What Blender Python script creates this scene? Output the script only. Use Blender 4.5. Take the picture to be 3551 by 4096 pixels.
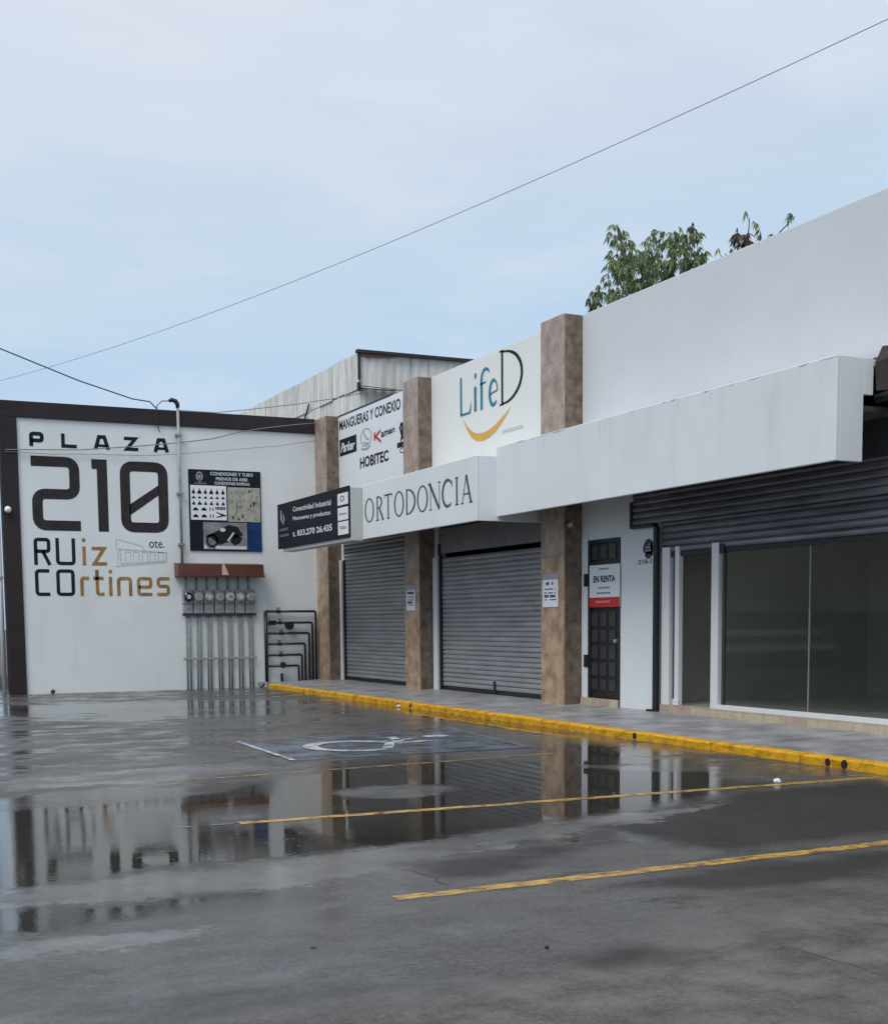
import bpy, bmesh, math, random
import numpy as np
from mathutils import Vector, Matrix

# ------------------------------------------------------------------ clear, camera, sky, sun
for o in list(bpy.data.objects):
    bpy.data.objects.remove(o)
sc = bpy.context.scene
C = sc.collection
R = math.radians

cam_d = bpy.data.cameras.new('camera')
cam = bpy.data.objects.new('camera', cam_d); C.objects.link(cam)
YAW, PITCH, ROLL = R(25.303), R(-5.489), R(-0.512)
f = Vector((math.sin(YAW)*math.cos(PITCH), math.cos(YAW)*math.cos(PITCH), math.sin(PITCH)))
r = Vector((math.cos(YAW), -math.sin(YAW), 0)); u = r.cross(f)
r2 = r*math.cos(ROLL)+u*math.sin(ROLL); u2 = -r*math.sin(ROLL)+u*math.cos(ROLL)
M = Matrix((r2, u2, -f)).transposed().to_4x4(); M.translation = Vector((0, 0, 1.55))
cam.matrix_world = M
cam_d.sensor_fit = 'HORIZONTAL'; cam_d.sensor_width = 36.0
cam_d.lens = 36.0*5126.4/3551.0
cam_d.shift_y = (2980.4-2048.0)/3551.0
cam_d.clip_start = 0.05; cam_d.clip_end = 2000
sc.camera = cam

SUN_EL, SUN_AZ = R(56), R(-124)          # azimuth measured from +Y towards +X: light comes from the left, a little behind the camera
w = bpy.data.worlds.new('World'); sc.world = w; w.use_nodes = True
nt = w.node_tree; nt.nodes.clear(); L = nt.links
def N(t, **k):
    n = nt.nodes.new(t)
    for a, b in k.items(): setattr(n, a, b)
    return n
out = N('ShaderNodeOutputWorld')
sky = N('ShaderNodeTexSky', sky_type='NISHITA'); sky.sun_disc = False
sky.sun_elevation = SUN_EL; sky.sun_rotation = SUN_AZ; sky.air_density = 1.2; sky.dust_density = 2.0
bgs = N('ShaderNodeBackground'); L.new(sky.outputs[0], bgs.inputs[0]); bgs.inputs[1].default_value = 0.07
tc = N('ShaderNodeTexCoord'); sep = N('ShaderNodeSeparateXYZ'); L.new(tc.outputs['Generated'], sep.inputs[0])
grad = N('ShaderNodeValToRGB')                                      # cloud layer: bluish near the horizon, whiter overhead
e = grad.color_ramp.elements
e[0].position = 0.0; e[0].color = (0.37, 0.53, 0.72, 1)
e[1].position = 1.0; e[1].color = (0.74, 0.75, 0.77, 1)
for p, c in ((0.10, (0.355, 0.500, 0.70, 1)), (0.20, (0.405, 0.535, 0.675, 1)), (0.32, (0.475, 0.565, 0.670, 1)), (0.43, (0.585, 0.620, 0.695, 1))):
    a = e.new(p); a.color = c
mp = N('ShaderNodeMapping'); mp.inputs['Scale'].default_value = (1.0, 1.0, 3.2); L.new(tc.outputs['Generated'], mp.inputs[0])
cn = N('ShaderNodeTexNoise'); cn.inputs['Scale'].default_value = 2.4; cn.inputs['Detail'].default_value = 6; cn.inputs['Roughness'].default_value = 0.5
L.new(mp.outputs[0], cn.inputs['Vector'])
ma = N('ShaderNodeMath', operation='MULTIPLY_ADD'); ma.inputs[1].default_value = 0.36; ma.inputs[2].default_value = -0.18
L.new(cn.outputs['Fac'], ma.inputs[0])
ad = N('ShaderNodeMath', operation='ADD'); L.new(sep.outputs['Z'], ad.inputs[0]); L.new(ma.outputs[0], ad.inputs[1])
L.new(ad.outputs[0], grad.inputs[0])
mp2 = N('ShaderNodeMapping'); mp2.inputs['Scale'].default_value = (1.0, 1.0, 3.4); mp2.inputs['Rotation'].default_value = (0.12, 0.05, 0.3); L.new(tc.outputs['Generated'], mp2.inputs[0])
c2 = N('ShaderNodeTexNoise'); c2.inputs['Scale'].default_value = 4.6; c2.inputs['Detail'].default_value = 9; c2.inputs['Roughness'].default_value = 0.56; c2.inputs['Distortion'].default_value = 0.35
L.new(mp2.outputs[0], c2.inputs['Vector'])
w1 = N('ShaderNodeMapRange'); w1.interpolation_type = 'SMOOTHSTEP'; w1.inputs['From Min'].default_value = 0.46; w1.inputs['From Max'].default_value = 0.74; w1.inputs['To Max'].default_value = 0.42; L.new(c2.outputs['Fac'], w1.inputs['Value'])
w2 = N('ShaderNodeMapRange'); w2.interpolation_type = 'SMOOTHSTEP'; w2.inputs['From Min'].default_value = 0.50; w2.inputs['From Max'].default_value = 0.26; w2.inputs['To Max'].default_value = 0.34; L.new(c2.outputs['Fac'], w2.inputs['Value'])
cm1 = N('ShaderNodeMixRGB'); L.new(w1.outputs[0], cm1.inputs[0]); L.new(grad.outputs[0], cm1.inputs[1]); cm1.inputs[2].default_value = (0.60, 0.635, 0.70, 1)
cm2 = N('ShaderNodeMixRGB'); L.new(w2.outputs[0], cm2.inputs[0]); L.new(cm1.outputs[0], cm2.inputs[1]); cm2.inputs[2].default_value = (0.41, 0.50, 0.625, 1)
bgc = N('ShaderNodeBackground'); L.new(cm2.outputs[0], bgc.inputs[0]); bgc.inputs[1].default_value = 1.0
mx = N('ShaderNodeMixShader'); mx.inputs[0].default_value = 0.9
L.new(bgs.outputs[0], mx.inputs[1]); L.new(bgc.outputs[0], mx.inputs[2]); L.new(mx.outputs[0], out.inputs[0])

sd = bpy.data.lights.new('sun', 'SUN'); sd.energy = 1.5; sd.angle = R(30); sd.color = (1.0, 0.98, 0.95)
sun = bpy.data.objects.new('sun', sd); C.objects.link(sun)
to_sun = Vector((math.sin(SUN_AZ)*math.cos(SUN_EL), math.cos(SUN_AZ)*math.cos(SUN_EL), math.sin(SUN_EL)))
sun.rotation_euler = to_sun.to_track_quat('Z', 'Y').to_euler()

sc.view_settings.view_transform = 'Standard'; sc.view_settings.look = 'None'
sc.view_settings.exposure = 0.40; sc.view_settings.gamma = 1.0; sc.view_settings.use_curve_mapping = False
sc.render.engine = 'CYCLES'
sc.cycles.use_denoising = True
sc.cycles.max_bounces = 8

# ------------------------------------------------------------------ materials
MATS = {}
def mat(name, col, rough=0.6, var=0.0, scale=3.0, col2=None, bump=0.0, bscale=60.0, metal=0.0, stretch=(1, 1, 1), spec=0.5,
        lo=0.35, hi=0.65, grime=0.0, gcol=(0.12, 0.11, 0.10), gscale=(1.2, 1.2, 0.25), coat=0.0):
    if name in MATS: return MATS[name]
    m = bpy.data.materials.new(name); m.use_nodes = True; MATS[name] = m
    t = m.node_tree; b = t.nodes['Principled BSDF']; l = t.links
    b.inputs['Roughness'].default_value = rough; b.inputs['Metallic'].default_value = metal
    b.inputs['Specular IOR Level'].default_value = spec; b.inputs['Coat Weight'].default_value = coat
    b.inputs['Base Color'].default_value = (*col, 1)
    g = t.nodes.new('ShaderNodeNewGeometry')
    src = None
    if col2 is not None or var:
        if col2 is None: col2 = tuple(max(0, c*(1-var)) for c in col)
        mp_ = t.nodes.new('ShaderNodeMapping'); mp_.inputs['Scale'].default_value = stretch; l.new(g.outputs['Position'], mp_.inputs[0])
        n = t.nodes.new('ShaderNodeTexNoise'); n.inputs['Scale'].default_value = scale; n.inputs['Detail'].default_value = 8; n.inputs['Roughness'].default_value = 0.62
        l.new(mp_.outputs[0], n.inputs['Vector'])
        rp = t.nodes.new('ShaderNodeValToRGB'); rp.color_ramp.elements[0].position = lo; rp.color_ramp.elements[1].position = hi
        rp.color_ramp.elements[0].color = (*col2, 1); rp.color_ramp.elements[1].color = (*col, 1)
        l.new(n.outputs['Fac'], rp.inputs[0]); src = rp.outputs[0]
        l.new(src, b.inputs['Base Color'])
    if grime:
        mp_ = t.nodes.new('ShaderNodeMapping'); mp_.inputs['Scale'].default_value = gscale; l.new(g.outputs['Position'], mp_.inputs[0])
        n = t.nodes.new('ShaderNodeTexNoise'); n.inputs['Scale'].default_value = 2.2; n.inputs['Detail'].default_value = 10; n.inputs['Roughness'].default_value = 0.7
        l.new(mp_.outputs[0], n.inputs['Vector'])
        rp = t.nodes.new('ShaderNodeMapRange'); rp.inputs['From Min'].default_value = 0.52; rp.inputs['From Max'].default_value = 0.78
        rp.inputs['To Max'].default_value = grime; l.new(n.outputs['Fac'], rp.inputs['Value'])
        mm = t.nodes.new('ShaderNodeMixRGB'); l.new(rp.outputs[0], mm.inputs[0])
        if src is not None: l.new(src, mm.inputs[1])
        else: mm.inputs[1].default_value = (*col, 1)
        mm.inputs[2].default_value = (*gcol, 1); l.new(mm.outputs[0], b.inputs['Base Color'])
    if bump:
        n = t.nodes.new('ShaderNodeTexNoise'); n.inputs['Scale'].default_value = bscale; n.inputs['Detail'].default_value = 5
        l.new(g.outputs['Position'], n.inputs['Vector'])
        bp = t.nodes.new('ShaderNodeBump'); bp.inputs['Strength'].default_value = bump; bp.inputs['Distance'].default_value = 0.01
        l.new(n.outputs['Fac'], bp.inputs['Height']); l.new(bp.outputs[0], b.inputs['Normal'])
    return m

WHITE = mat('white_paint', (0.72, 0.755, 0.775), 0.75, var=0.06, scale=0.7, bump=0.12, bscale=40, grime=0.16, gcol=(0.42, 0.43, 0.42))
WHITE2 = mat('white_wall_paint', (0.75, 0.795, 0.80), 0.75, var=0.07, scale=0.5, bump=0.35, bscale=22, grime=0.22, gcol=(0.44, 0.45, 0.42))
CREAM = mat('ivory_panel', (0.775, 0.785, 0.755), 0.5, var=0.04, scale=0.8, grime=0.06, gcol=(0.5, 0.5, 0.46))
SIGNW = mat('white_vinyl', (0.78, 0.80, 0.83), 0.4, var=0.03, scale=1.0, grime=0.06, gcol=(0.55, 0.56, 0.58))
GREYSIDE = mat('pale_grey_metal', (0.50, 0.52, 0.51), 0.5, var=0.08, scale=1.5)
BROWN = mat('dark_brown_paint', (0.036, 0.029, 0.032), 0.7, spec=0.25, var=0.3, scale=1.2, bump=0.1, bscale=40)
STONE = mat('brown_marble_cladding', (0.44, 0.34, 0.285), 0.42, col2=(0.25, 0.18, 0.14), grime=0.5, gcol=(0.09, 0.065, 0.05), gscale=(3, 3, 2.2), scale=3.6, stretch=(1.0, 1.0, 0.85), lo=0.34, hi=0.62, bump=0.05, bscale=80)
STONE2 = mat('tan_marble_cladding', (0.46, 0.335, 0.225), 0.42, col2=(0.26, 0.17, 0.105), grime=0.55, gcol=(0.09, 0.055, 0.035), gscale=(3.6, 3.6, 3.0), scale=4.4, stretch=(1.0, 1.0, 0.9), lo=0.36, hi=0.60, bump=0.05, bscale=80)
STONESHADE = mat('shaded_marble_cladding', (0.215, 0.165, 0.125), 0.42, col2=(0.10, 0.068, 0.048), grime=0.7, gcol=(0.05, 0.038, 0.03), gscale=(4, 4, 2.0), scale=7.0, stretch=(1.0, 1.0, 0.85), lo=0.34, hi=0.62, bump=0.05, bscale=80)  # darker copy of the stone, shade painted into the pillar sides
STONEGAP = mat('mortar', (0.16, 0.13, 0.10), 0.9)
SLAT = mat('grey_shutter_metal', (0.37, 0.385, 0.40), 0.42, var=0.25, scale=1.5, stretch=(1, 0.6, 3), metal=0.25, grime=0.25, gcol=(0.13, 0.12, 0.11))
SLATD = mat('dark_shutter_metal', (0.26, 0.265, 0.30), 0.36, var=0.45, scale=2.2, stretch=(1, 0.5, 3), metal=0.5)
BLACK = mat('black_metal', (0.012, 0.013, 0.015), 0.45)
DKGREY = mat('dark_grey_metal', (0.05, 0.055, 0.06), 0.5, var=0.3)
IRON = mat('black_iron_door', (0.018, 0.02, 0.022), 0.4, var=0.3, scale=6)
IRONP = mat('dark_door_panel', (0.045, 0.047, 0.05), 0.3, var=0.3, scale=4)
ALU = mat('white_aluminium', (0.72, 0.74, 0.75), 0.35, var=0.04)
TILE = mat('cream_tile', (0.56, 0.48, 0.34), 0.3, var=0.22, scale=5)
TILEP = mat('pink_tile', (0.50, 0.37, 0.30), 0.35, var=0.25, scale=5)
CONC = mat('sidewalk_concrete', (0.34, 0.345, 0.36), 0.38, col2=(0.155, 0.155, 0.16), scale=2.0, lo=0.34, hi=0.64, bump=0.25, bscale=90)
KERBY = mat('worn_yellow_paint', (0.64, 0.345, 0.012), 0.58, spec=0.25, col2=(0.40, 0.17, 0.008), scale=4.5, lo=0.34, hi=0.52, bump=0.6, bscale=30, grime=1.0, gcol=(0.07, 0.055, 0.03), gscale=(9, 3.4, 9))
LINEY = mat('worn_line_paint', (0.56, 0.32, 0.05), 0.32, col2=(0.24, 0.165, 0.07), scale=9, lo=0.38, hi=0.56, bump=0.4, bscale=60, grime=1.0, gcol=(0.075, 0.072, 0.066), gscale=(4.5, 13, 1))
LINEF = mat('faded_line_paint', (0.40, 0.255, 0.06), 0.30, col2=(0.13, 0.105, 0.065), scale=7, lo=0.40, hi=0.60, grime=1.0, gcol=(0.075, 0.072, 0.066), gscale=(3.5, 9, 1))
BAYB = mat('worn_blue_paint', (0.115, 0.155, 0.22), 0.22, col2=(0.060, 0.062, 0.066), scale=2.4, lo=0.40, hi=0.58, grime=0.8, gcol=(0.06, 0.06, 0.06), gscale=(2, 2, 1), bump=0.10, bscale=70)
BAYW = mat('worn_white_paint', (0.60, 0.62, 0.66), 0.32, col2=(0.22, 0.245, 0.285), scale=7, lo=0.38, hi=0.58, grime=0.9, gcol=(0.10, 0.105, 0.11), gscale=(5, 5, 1))
BAYF = mat('faded_white_paint', (0.36, 0.39, 0.44), 0.25, col2=(0.09, 0.105, 0.13), scale=4, lo=0.35, hi=0.6)
INK = mat('charcoal_paint', (0.036, 0.032, 0.036), 0.75, spec=0.25, var=0.35, scale=6, grime=0.35, gcol=(0.10, 0.10, 0.10), gscale=(6, 6, 3))
INKB = mat('black_paint', (0.012, 0.016, 0.020), 0.7, spec=0.2)
OCHRE = mat('ochre_paint', (0.42, 0.245, 0.065), 0.6, col2=(0.24, 0.10, 0.02), scale=5, stretch=(1, 1, 0.6))
SKETCH = mat('pale_grey_paint', (0.53, 0.55, 0.57), 0.7, var=0.12, scale=9)
TEAL = mat('teal_vinyl', (0.015, 0.20, 0.28), 0.4, var=0.25, scale=3)
GOLD = mat('gold_vinyl', (0.70, 0.40, 0.07), 0.4, var=0.12, scale=3)
THINGREY = mat('grey_vinyl', (0.36, 0.38, 0.40), 0.5)
LETTERG = mat('dark_grey_vinyl', (0.075, 0.085, 0.09), 0.45)
BLKSIGN = mat('black_sign_face', (0.014, 0.017, 0.024), 0.55, var=0.25, scale=1.5, spec=0.15)
TEXTW = mat('white_print', (0.62, 0.64, 0.68), 0.5)
TEXTG = mat('grey_print', (0.30, 0.31, 0.34), 0.5)
RED = mat('red_print', (0.52, 0.030, 0.030), 0.45, var=0.1)
NAVY = mat('navy_print', (0.012, 0.022, 0.085), 0.6, spec=0.15, col2=(0.015, 0.06, 0.20), scale=4)
NAVY2 = mat('indigo_badge', (0.035, 0.032, 0.085), 0.5)
HOOD = mat('red_brown_paint', (0.105, 0.030, 0.021), 0.4, col2=(0.10, 0.045, 0.02), scale=3, lo=0.3, hi=0.6)
PEEL = mat('peeled_primer', (0.55, 0.38, 0.35), 0.6)
GALV = mat('galvanised_steel', (0.38, 0.40, 0.40), 0.55, var=0.3, scale=6, metal=0.15)
CONDUIT = mat('dull_conduit', (0.26, 0.275, 0.275), 0.6, var=0.35, scale=7)
METERB = mat('grey_meter_box', (0.36, 0.365, 0.38), 0.45, var=0.25, scale=5)
METERD = mat('pale_meter_dial', (0.50, 0.52, 0.52), 0.15, var=0.35, scale=14, coat=0.5)
METERD2 = mat('bright_meter_dial', (0.80, 0.82, 0.80), 0.15, var=0.4, scale=18, coat=0.5)
METERK = mat('black_meter_dial', (0.02, 0.02, 0.024), 0.15, coat=0.5)
PIPEB = mat('black_pipe', (0.010, 0.014, 0.016), 0.35)
OLDW = mat('weathered_sheet', (0.74, 0.74, 0.71), 0.8, col2=(0.52, 0.52, 0.49), scale=1.6, stretch=(2.2, 2.2, 0.35), lo=0.33, hi=0.6, grime=0.75, gcol=(0.17, 0.17, 0.16), gscale=(3.5, 3.5, 0.5), bump=0.2, bscale=20)
OLDT = mat('dark_flashing', (0.025, 0.025, 0.028), 0.6, var=0.3)
OLDR = mat('rusty_stain', (0.22, 0.10, 0.06), 0.8)
CABLE = mat('black_cable', (0.035, 0.04, 0.045), 0.6)
CABLEG = mat('weathered_grey_cable', (0.22, 0.24, 0.26), 0.6)
CABLE2 = mat('grey_cable', (0.20, 0.21, 0.22), 0.6)
BARK = mat('bark', (0.09, 0.07, 0.05), 0.9, var=0.4, scale=10)
LEAF = mat('green_leaf', (0.15, 0.20, 0.085), 0.5, col2=(0.065, 0.10, 0.045), scale=1.7, lo=0.36, hi=0.64)
LEAFL = mat('pale_green_leaf', (0.22, 0.27, 0.10), 0.5, col2=(0.10, 0.15, 0.045), scale=2.5)
LEAFD = mat('dry_leaf', (0.115, 0.09, 0.055), 0.7, col2=(0.035, 0.037, 0.03), scale=3.5)
SIDING = mat('dimmed_siding', (0.30, 0.295, 0.275), 0.6, var=0.35, scale=0.5)
SIDINGW = mat('white_siding', (0.58, 0.59, 0.60), 0.6, var=0.1, scale=2)
YEL = mat('yellow_band', (0.50, 0.50, 0.14), 0.5)
AWN = mat('brown_canvas', (0.055, 0.043, 0.042), 0.9, var=0.55, scale=6, bump=0.6, bscale=22)
PAPER = mat('white_paper', (0.72, 0.74, 0.78), 0.7, var=0.04)
INTW = mat('interior_plaster', (0.33, 0.335, 0.30), 0.8, var=0.15, scale=0.8)
INTF = mat('interior_floor', (0.50, 0.47, 0.40), 0.25, var=0.15)
PHOTOB = mat('beige_print', (0.44, 0.44, 0.36), 0.5, var=0.25, scale=7)
PHOTOG = mat('grey_print_photo', (0.28, 0.28, 0.30), 0.5, col2=(0.14, 0.145, 0.15), scale=4)
DIRT = mat('bare_ground', (0.12, 0.11, 0.095), 0.9, var=0.3, scale=0.6)
PEB = mat('dark_pebble', (0.02, 0.02, 0.02), 0.6)
DOME = mat('white_plastic', (0.80, 0.80, 0.80), 0.25)
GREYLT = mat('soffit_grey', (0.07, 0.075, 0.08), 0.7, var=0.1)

def wear(m, lo, hi, scale, st=(1, 1, 1)):                            # paint flaked off down to the asphalt
    t = m.node_tree; b = t.nodes['Principled BSDF']; g = t.nodes.new('ShaderNodeNewGeometry'); mp_ = t.nodes.new('ShaderNodeMapping'); mp_.inputs['Scale'].default_value = st
    n = t.nodes.new('ShaderNodeTexNoise'); n.inputs['Scale'].default_value = scale; n.inputs['Detail'].default_value = 10; n.inputs['Roughness'].default_value = 0.72
    r_ = t.nodes.new('ShaderNodeMapRange'); r_.inputs['From Min'].default_value = lo; r_.inputs['From Max'].default_value = hi; r_.inputs['To Min'].default_value = 1; r_.inputs['To Max'].default_value = 0
    t.links.new(g.outputs['Position'], mp_.inputs[0]); t.links.new(mp_.outputs[0], n.inputs['Vector']); t.links.new(n.outputs['Fac'], r_.inputs['Value']); t.links.new(r_.outputs[0], b.inputs['Alpha'])
wear(LINEY, 0.50, 0.62, 5, (1, 2.2, 1)); wear(LINEF, 0.44, 0.62, 4, (1, 2, 1)); wear(BAYW, 0.50, 0.66, 4); wear(BAYF, 0.42, 0.62, 4); wear(BAYB, 0.50, 0.68, 1.8)
def glass_mat():
    m = bpy.data.materials.new('window_glass'); m.use_nodes = True; t = m.node_tree; t.nodes.clear()
    o = t.nodes.new('ShaderNodeOutputMaterial'); mx_ = t.nodes.new('ShaderNodeMixShader')
    tr = t.nodes.new('ShaderNodeBsdfTransparent'); tr.inputs[0].default_value = (0.96, 0.98, 0.96, 1)
    gl = t.nodes.new('ShaderNodeBsdfGlossy'); gl.inputs['Roughness'].default_value = 0.03
    fr = t.nodes.new('ShaderNodeFresnel'); fr.inputs['IOR'].default_value = 1.5
    ge = t.nodes.new('ShaderNodeNewGeometry'); mr = t.nodes.new('ShaderNodeMapRange'); mr.inputs['To Min'].default_value = 1.5; mr.inputs['To Max'].default_value = 1/1.5
    t.links.new(ge.outputs['Backfacing'], mr.inputs['Value']); t.links.new(mr.outputs[0], fr.inputs['IOR'])
    t.links.new(fr.outputs[0], mx_.inputs[0]); t.links.new(tr.outputs[0], mx_.inputs[1]); t.links.new(gl.outputs[0], mx_.inputs[2]); t.links.new(mx_.outputs[0], o.inputs[0])
    return m
GLASS = glass_mat()

# ------------------------------------------------------------------ mesh helpers
WL = {}                                                             # world location of each thing / part
class MB:
    def __init__(s): s.v = []; s.f = []
    def add(s, v, fs):
        n = len(s.v); s.v += [tuple(p) for p in v]; s.f += [tuple(i+n for i in q) for q in fs]; return s
    def box(s, x0, x1, y0, y1, z0, z1):
        v = [(x, y, z) for z in (z0, z1) for y in (y0, y1) for x in (x0, x1)]
        return s.add(v, [(0, 2, 3, 1), (4, 5, 7, 6), (0, 1, 5, 4), (2, 6, 7, 3), (0, 4, 6, 2), (1, 3, 7, 5)])
    def bbox(s, x0, x1, y0, y1, z0, z1, b=0.008):                   # box with bevelled edges
        bm = bmesh.new(); bmesh.ops.create_cube(bm, size=1)
        for v in bm.verts: v.co = Vector(((x0+x1)/2+v.co.x*(x1-x0), (y0+y1)/2+v.co.y*(y1-y0), (z0+z1)/2+v.co.z*(z1-z0)))
        bmesh.ops.bevel(bm, geom=bm.edges[:], offset=b, segments=2, affect='EDGES', profile=0.5)
        bm.verts.index_update()
        s.add([v.co[:] for v in bm.verts], [[v.index for v in q.verts] for q in bm.faces]); bm.free(); return s
    def tube(s, pts, rad, seg=8, caps=True):
        P = [Vector(p) for p in pts]; n0 = len(s.v); rr_ = rad if isinstance(rad, (list, tuple)) else [rad]*len(P)
        up = Vector((0.31, 0.2, 0.93)); prev = None
        for i, p in enumerate(P):
            t = (P[min(i+1, len(P)-1)]-P[max(i-1, 0)]).normalized()
            a = prev - t*prev.dot(t) if prev is not None else up.cross(t)
            if a.length < 1e-5: a = Vector((1, 0, 0)).cross(t)
            a.normalize(); prev = a; b = t.cross(a)
            for k in range(seg):
                an = 2*math.pi*k/seg; s.v.append(tuple(p+(a*math.cos(an)+b*math.sin(an))*rr_[i]))
        for i in range(len(P)-1):
            for k in range(seg):
                k2 = (k+1) % seg; s.f.append((n0+i*seg+k, n0+i*seg+k2, n0+(i+1)*seg+k2, n0+(i+1)*seg+k))
        if caps:
            s.f.append(tuple(n0+k for k in range(seg))[::-1]); s.f.append(tuple(n0+(len(P)-1)*seg+k for k in range(seg)))
        return s
    def disc(s, c, axis, rad, depth, seg=16):                       # short cylinder from c along axis
        c = Vector(c); a = Vector(axis).normalized(); return s.tube([c, c+a*depth], rad, seg)
    def build(s, name, m, parent=None, smooth=False, **props):
        off = Vector(WL.get(parent.name, (0, 0, 0))) if parent is not None else Vector((0, 0, 0))
        me = bpy.data.meshes.new(name)
        me.from_pydata([tuple(Vector(p)-off) for p in s.v], [], s.f); me.update()
        bm = bmesh.new(); bm.from_mesh(me); bmesh.ops.recalc_face_normals(bm, faces=bm.faces); bm.to_mesh(me); bm.free()
        if smooth:
            for q in me.polygons: q.use_smooth = True
        me.materials.append(m)
        o = bpy.data.objects.new(name, me); C.objects.link(o)
        if parent is not None: o.parent = parent
        WL[o.name] = tuple(off)
        for k, v in props.items(): o[k] = v
        return o
def place(name, me, loc, parent=None):                              # object sharing a mesh
    o = bpy.data.objects.new(name, me); C.objects.link(o)
    off = Vector(WL.get(parent.name, (0, 0, 0))) if parent is not None else Vector((0, 0, 0))
    if parent is not None: o.parent = parent
    o.location = Vector(loc)-off; WL[o.name] = tuple(loc); return o
def thing(name, label, cat, loc, group=None):
    o = bpy.data.objects.new(name, None); C.objects.link(o); o.location = loc; o.empty_display_size = 0.2
    o['label'] = label; o['category'] = cat
    if group: o['group'] = group
    WL[o.name] = tuple(loc); return o
def tag(o, label, cat, group=None):
    o['label'] = label; o['category'] = cat
    if group: o['group'] = group
    return o
def struct(o): o['kind'] = 'structure'; return o

# ---- flat shapes: strokes, rings, polygons and text, mapped on to a wall
def stroke(pts, wd, closed=False):
    P = [Vector(p) for p in pts]; n = len(P); W = wd if isinstance(wd, (list, tuple)) else [wd]*n
    Lf, Rt = [], []
    for i in range(n):
        a = P[(i-1) % n] if (closed or i > 0) else None; b = P[(i+1) % n] if (closed or i < n-1) else None
        d1 = (P[i]-a).normalized() if a is not None else (b-P[i]).normalized()
        d2 = (b-P[i]).normalized() if b is not None else d1
        t = d1+d2; t = t.normalized() if t.length > 1e-6 else d1
        nn = Vector((-t.y, t.x)); k = max(0.35, nn.dot(Vector((-d1.y, d1.x))))
        Lf.append(P[i]+nn*W[i]/2/k); Rt.append(P[i]-nn*W[i]/2/k)
    v = [tuple(p) for p in Lf+Rt]; fs = []
    for i in range(n if closed else n-1):
        j = (i+1) % n; fs.append((i, j, n+j, n+i))
    return v, fs
def rc(pts, rad, n=5, closed=False):                                # round the corners of a polyline
    P = [Vector(p) for p in pts]; o = []
    for i, p in enumerate(P):
        if not closed and i in (0, len(P)-1): o.append(tuple(p)); continue
        a, b = P[i-1], P[(i+1) % len(P)]
        d1 = (a-p).normalized(); d2 = (b-p).normalized(); rr_ = min(rad, (a-p).length*0.49, (b-p).length*0.49)
        for k in range(n+1):
            t = k/n; q = (p+d1*rr_)*(1-t)**2+p*2*t*(1-t)+(p+d2*rr_)*t*t; o.append(tuple(q))
    return o
def arc(cx, cz, rx, rz, a0, a1, n=14):
    return [(cx+rx*math.cos(R(a0+(a1-a0)*k/n)), cz+rz*math.sin(R(a0+(a1-a0)*k/n))) for k in range(n+1)]
def ring(cx, cz, rx, rz, wx, wz, n=28):
    v = []; fs = []
    for k in range(n):
        a = 2*math.pi*k/n; v.append((cx+rx*math.cos(a), cz+rz*math.sin(a))); v.append((cx+(rx-wx)*math.cos(a), cz+(rz-wz)*math.sin(a)))
    for k in range(n):
        j = (k+1) % n; fs.append((2*k, 2*j, 2*j+1, 2*k+1))
    return v, fs
def poly(pts): return list(pts), [tuple(range(len(pts)))]
def rect(x0, x1, z0, z1): return poly([(x0, z0), (x1, z0), (x1, z1), (x0, z1)])
def disc2(cx, cz, rx, rz, n=20): return poly(arc(cx, cz, rx, rz, 0, 360*(n-1)/n, n-1))
_tc = {}
def text2(s, u0, u1, v0, v1, bold=0.0):                             # lettering filling the box u0..u1, v0..v1
    key = (s, bold)
    if key not in _tc:
        cu = bpy.data.curves.new('lettering', 'FONT'); cu.body = s; cu.offset = bold; cu.resolution_u = 3
        ob = bpy.data.objects.new('lettering', cu); C.objects.link(ob)
        dg = bpy.context.evaluated_depsgraph_get(); me = bpy.data.meshes.new_from_object(ob.evaluated_get(dg))
        vs = [(v.co.x, v.co.y) for v in me.vertices]; fs = [tuple(p.vertices) for p in me.polygons]
        bpy.data.objects.remove(ob); bpy.data.curves.remove(cu); bpy.data.meshes.remove(me)
        _tc[key] = (vs, fs)
    vs, fs = _tc[key]
    xs = [p[0] for p in vs]; ys = [p[1] for p in vs]; a, b, c, d = min(xs), max(xs), min(ys), max(ys)
    return [(u0+(x-a)/(b-a)*(u1-u0), v0+(y-c)/(d-c)*(v1-v0)) for x, y in vs], fs
def text4(s, tl, tr, bl, br, bold=0.0):                             # lettering in a quadrilateral of wall coordinates
    vs, fs = text2(s, 0, 1, 0, 1, bold); o = []
    for x, y in vs:
        o.append(tuple((bl[k]*(1-x)+br[k]*x)*(1-y)+(tl[k]*(1-x)+tr[k]*x)*y for k in (0, 1)))
    return o, fs
def flat(name, shapes, mapf, m, parent, off, **props):
    mb = MB()
    for vs, fs in shapes: mb.add([mapf(a, b, off) for a, b in vs], fs)
    return mb.build(name, m, parent, **props)
YB = 30.2
def onback(x, z, off): return (x, YB-off, z)
def onx(X):
    return lambda y, z, off: (X-off, y, z)

# ------------------------------------------------------------------ the ground
XK = 9.33
ground = struct(MB().add([(-500, -500, -0.03), (500, -500, -0.03), (500, 500, -0.03), (-500, 500, -0.03)], [(0, 1, 2, 3)]).build('ground', DIRT))

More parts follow.
